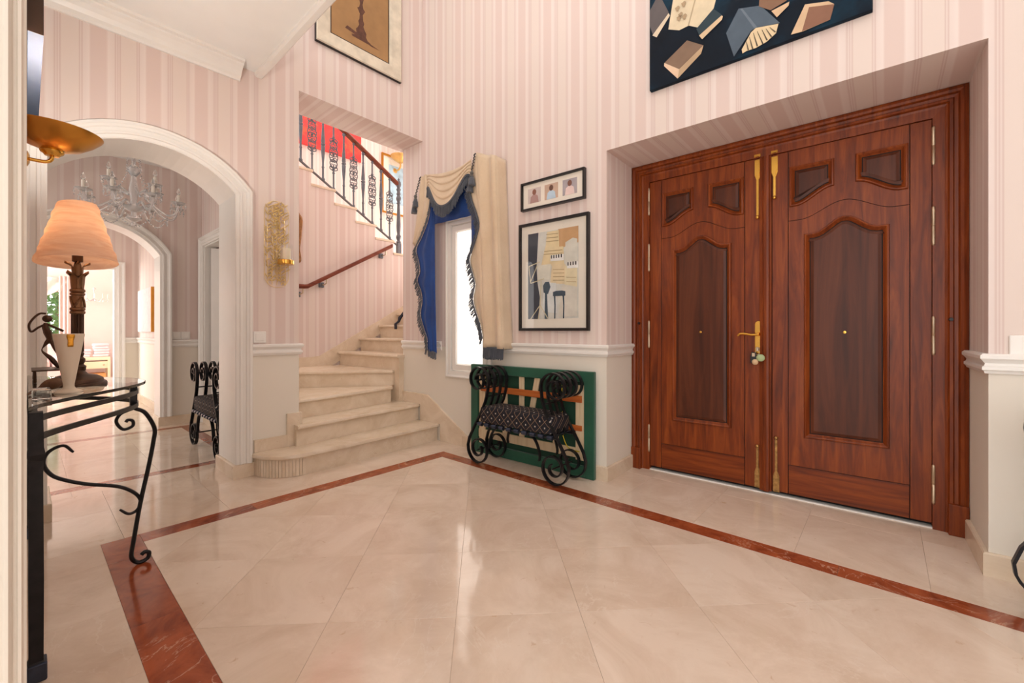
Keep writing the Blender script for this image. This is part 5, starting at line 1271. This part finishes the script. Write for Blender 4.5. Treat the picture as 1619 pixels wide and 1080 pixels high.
# garden window with greenery outside
gw = empty('window_2', (LW, -.03, 1.1)); struct(gw, 'large garden window in the far living room wall', 'window')
for y0, y1, z0, z1 in ((-.57, -.53, -1.0, 1.0), (.52, .56, -1.0, 1.0), (-.57, .56, .96, 1.0), (-.57, .56, -1.0, -.94), (-.03, .01, -1.0, 1.0)): MB().box(-.12, -.06, y0, y1, z0, z1).build('window_frame', M['white'], gw)
MB().box(-.095, -.088, -.54, .53, -.95, .97).build('pane', M['glass'], gw)
def leafmat(name, a, b):
    t = NT(name); f = t.noise(t.coord('Object'), 5, 4); t.color(t.ramp(f, [(.3, srgb(*a)), (.7, srgb(*b))])); t.set(Roughness=.6); return t.m
M['leaf'] = leafmat('garden leaves', (64,110,52), (120,164,84))
rng = random.Random(5)
def shrub(x, y, z, r, h, n, name, label):
    mb = MB()
    for k in range(n):
        a, b = rng.uniform(0, 2*pi), rng.uniform(-1, 1); q = (r*rng.uniform(.6, 1)*sqrt(1-b*b)*cos(a), r*rng.uniform(.6, 1)*sqrt(1-b*b)*sin(a), h*(.55+.45*b))
        d = Vector((rng.uniform(-1,1), rng.uniform(-1,1), rng.uniform(-1.2,.3))).normalized(); s_ = d.orthogonal().normalized()*.03; d = d*rng.uniform(.09, .16)
        c0 = Vector(q); mb.add([c0, c0+d*.5+s_, c0+d, c0+d*.5-s_], [(0,1,2,3)])
    o = empty(name, (x, y, z)); tag(o, label, 'shrub'); f_ = mb.build('foliage', M['leaf'], o, recalc=False); f_['kind'] = 'stuff'
    MB().tube([(0,0,0), (.03,.02,h*.5), (0,0,h*.9)], [.05, .04, .015], 7).build('trunk', M['carved'], o)
shrub(-14.6, -.1, .0, .95, 2.5, 2200, 'garden_shrub', 'leafy green shrub outside the far garden window'); shrub(-16.9, .55, 0, .95, 3.0, 1400, 'garden_shrub', 'taller green shrub behind, at the right of the garden window')
tag(MB().box(-18, -12.7, -4, 4, -.08, -.02).build('garden_terrace', M['stone']), 'pale stone terrace outside the far window', 'terrace'); bpy.data.objects['garden_terrace']['kind'] = 'structure'
# swagged window drape
e = empty('window_drape', (LW+.10, .0, 1.2)); tag(e, 'pale pink swagged drape over the garden window', 'curtain')
MB().grid(24, 20, lambda s_, t_: (.03*sin(s_*24+t_*6), -.65+1.2*s_, .92-t_*(.12+.38*(1-abs(2*s_-1))**.8*(1)+.0)-.05*t_)).build('swag', M['pinkcloth'], e, smooth=True, solid=.006)
for y0, w in ((.44, .16), (-.70, .16)):
    MB().grid(14, 16, lambda s_, t_: (.03+.025*sin(s_*18), y0+w*s_, .95-2.1*t_)).build('side_drape', M['pinkcloth'], e, smooth=True, solid=.006)
e = empty('window_drape', (LW+.62, 1.24, 1.25)); tag(e, 'pale pink zigzag trimmed drape beside the towel bench', 'curtain')
MB().grid(16, 40, lambda s_, t_: (.03*sin(s_*16), -.07+.34*s_+(0 if s_ > .5 else .05*abs(((t_*3.2) % 1)*2-1)*(1-2*s_)), 1.2-2.4*t_)).build('drape', M['pinkcloth'], e, smooth=True, solid=.006)
# bench with towels
e = empty('cream_bench', (-12.05, .98, 0)); tag(e, 'cream wooden bench with open shelf against the far pink wall', 'bench')
MB().box(-.2, .2, -.30, .16, .47, .53).build('top', M['creamwood'], e, bevel=.004)
for x, y in ((-.18, -.28), (.18, -.28), (-.18, .14), (.18, .14)): MB().box(x-.02, x+.02, y-.02, y+.02, 0, .47).build('leg', M['creamwood'], e)
MB().box(-.18, .18, -.28, .14, .30, .44).build('drawer_box', M['creamwood'], e); MB().box(-.18, .18, -.28, .14, .08, .11).build('shelf', M['creamwood'], e)
for y in (-.2, .06):
    MB().ball((.188, y, .37), .014).build('knob', M['steelhinge'], e, smooth=True)
MB().box(-.16, .17, -.25, .10, .11, .20).build('wicker_drawer', M['honey'], e, bevel=.006)
for k in range(5):
    y = 1.02+rng.uniform(-.01, .01); h_ = .052
    o = MB().box(-.13, .13, -.12, .12, 0, h_).build('folded_towel', M['towel'], bevel=.02, loc=(-12.05, y, .531+k*(h_+.001))); o.rotation_euler[2] = rng.uniform(-.06, .06)
    tag(o, 'pale pink folded towel, %s of the tall stack' % ['lowest', 'second from the bottom', 'middle one', 'second from the top', 'topmost'][k], 'towel', 'folded towels on the cream bench')
for k in range(3):
    h_ = .05; o = MB().box(-.12, .12, -.09, .09, 0, h_).build('folded_towel', M['towel'], bevel=.018, loc=(-12.05, .765+.01*k, .531+k*(h_+.001)))
    tag(o, 'pale pink folded towel, %s of the short stack' % ['lowest', 'middle one', 'topmost'][k], 'towel', 'folded towels on the cream bench')
# sofa by the window
e = empty('sofa', (-11.9, .12, 0)); tag(e, 'pink upholstered sofa below the garden window', 'sofa')
MB().box(-.35, .35, -.7, .34, .08, .36).build('base', M['sofa'], e, bevel=.04); MB().box(-.34, .34, .20, .40, .30, .58).build('arm', M['sofa'], e, bevel=.06)
for y0 in (-.68, -.24): MB().box(-.30, .34, y0, y0+.42, .36, .50).build('seat_cushion', M['sofa'], e, bevel=.04)
MB().box(-.36, -.20, -.7, .34, .36, .80).build('backrest', M['sofa'], e, bevel=.06)
# crystal wall light on the far wall
e = empty('wall_chandelier', (LW, .94, 1.70)); tag(e, 'pale crystal wall light on the plain pink far wall', 'sconce')
MB().lathe([(.02, -.02), (.03, 0), (.012, .03), (.012, .20), (.03, .22), (.012, .26)], 10, (.12, 0, 0)).build('stem', M['crystal'], e, smooth=True)
for k in range(5):
    a = -1.2+2.4*k/4; px, py = .12+.16*cos(a), .22*sin(a)
    MB().tube(smoothpath([(.12, 0, .02), (.12+.08*cos(a), .11*sin(a), -.03), (px, py, .03)], 4), .008, 6).build('arm', M['crystal'], e); MB().lathe([(.010, .03), (.010, .10), (.003, .13)], 8, (px, py, 0)).build('candle_sleeve', M['candle_white'], e)
    MB().ball((px, py, -.02), .018, 6, 4, (.6, .6, 1.5)).build('pendant', M['crystal'], e)
# ================================================================== BAG on the stair
e = empty('shoulder_bag', (-4.28, 3.13, 1.1275)); tag(e, 'dark blue bag with hanging strap on the stair, mostly hidden by the window wall', 'bag')
M['navybag'] = plain('dark navy cloth', (34,38,54), .7, bump=.2); M['greybag'] = plain('grey cloth', (84,92,104), .7, bump=.2)
mb = MB(); ls = []
for z, w, d in ((0, .20, .06), (.01, .215, .075), (.06, .20, .08), (.13, .165, .07), (.20, .125, .05), (.25, .10, .03)):
    ls.append([(w*math.copysign(abs(cos(a))**.7, cos(a)), d*math.copysign(abs(sin(a))**.7, sin(a)), z) for a in [2*pi*k/24 for k in range(24)]])
mb.loops(ls, True, True).build('body', M['greybag'], e, smooth=True)
MB().tube(smoothpath([(-.10, -.03, .25), (-.16, -.06, .16), (-.205, -.09, .09), (-.215, -.11, .04), (-.21, -.155, .01), (-.205, -.158, -.02), (-.205, -.158, -.055)], 5), 0, up=(0,1,0), flat=(.02, .03)).build('strap', M['navybag'], e)
MB().tube(smoothpath([(-.19, -.07, .12), (-.235, -.09, .10), (-.24, -.10, .06)], 4), .005, 6).build('strap_loop', M['navybag'], e, smooth=True)
MB().tube(smoothpath([(-.10, 0, .24), (-.04, 0, .32), (.04, 0, .32), (.10, 0, .24)], 5), .010, 8).build('handle', M['navybag'], e, smooth=True)
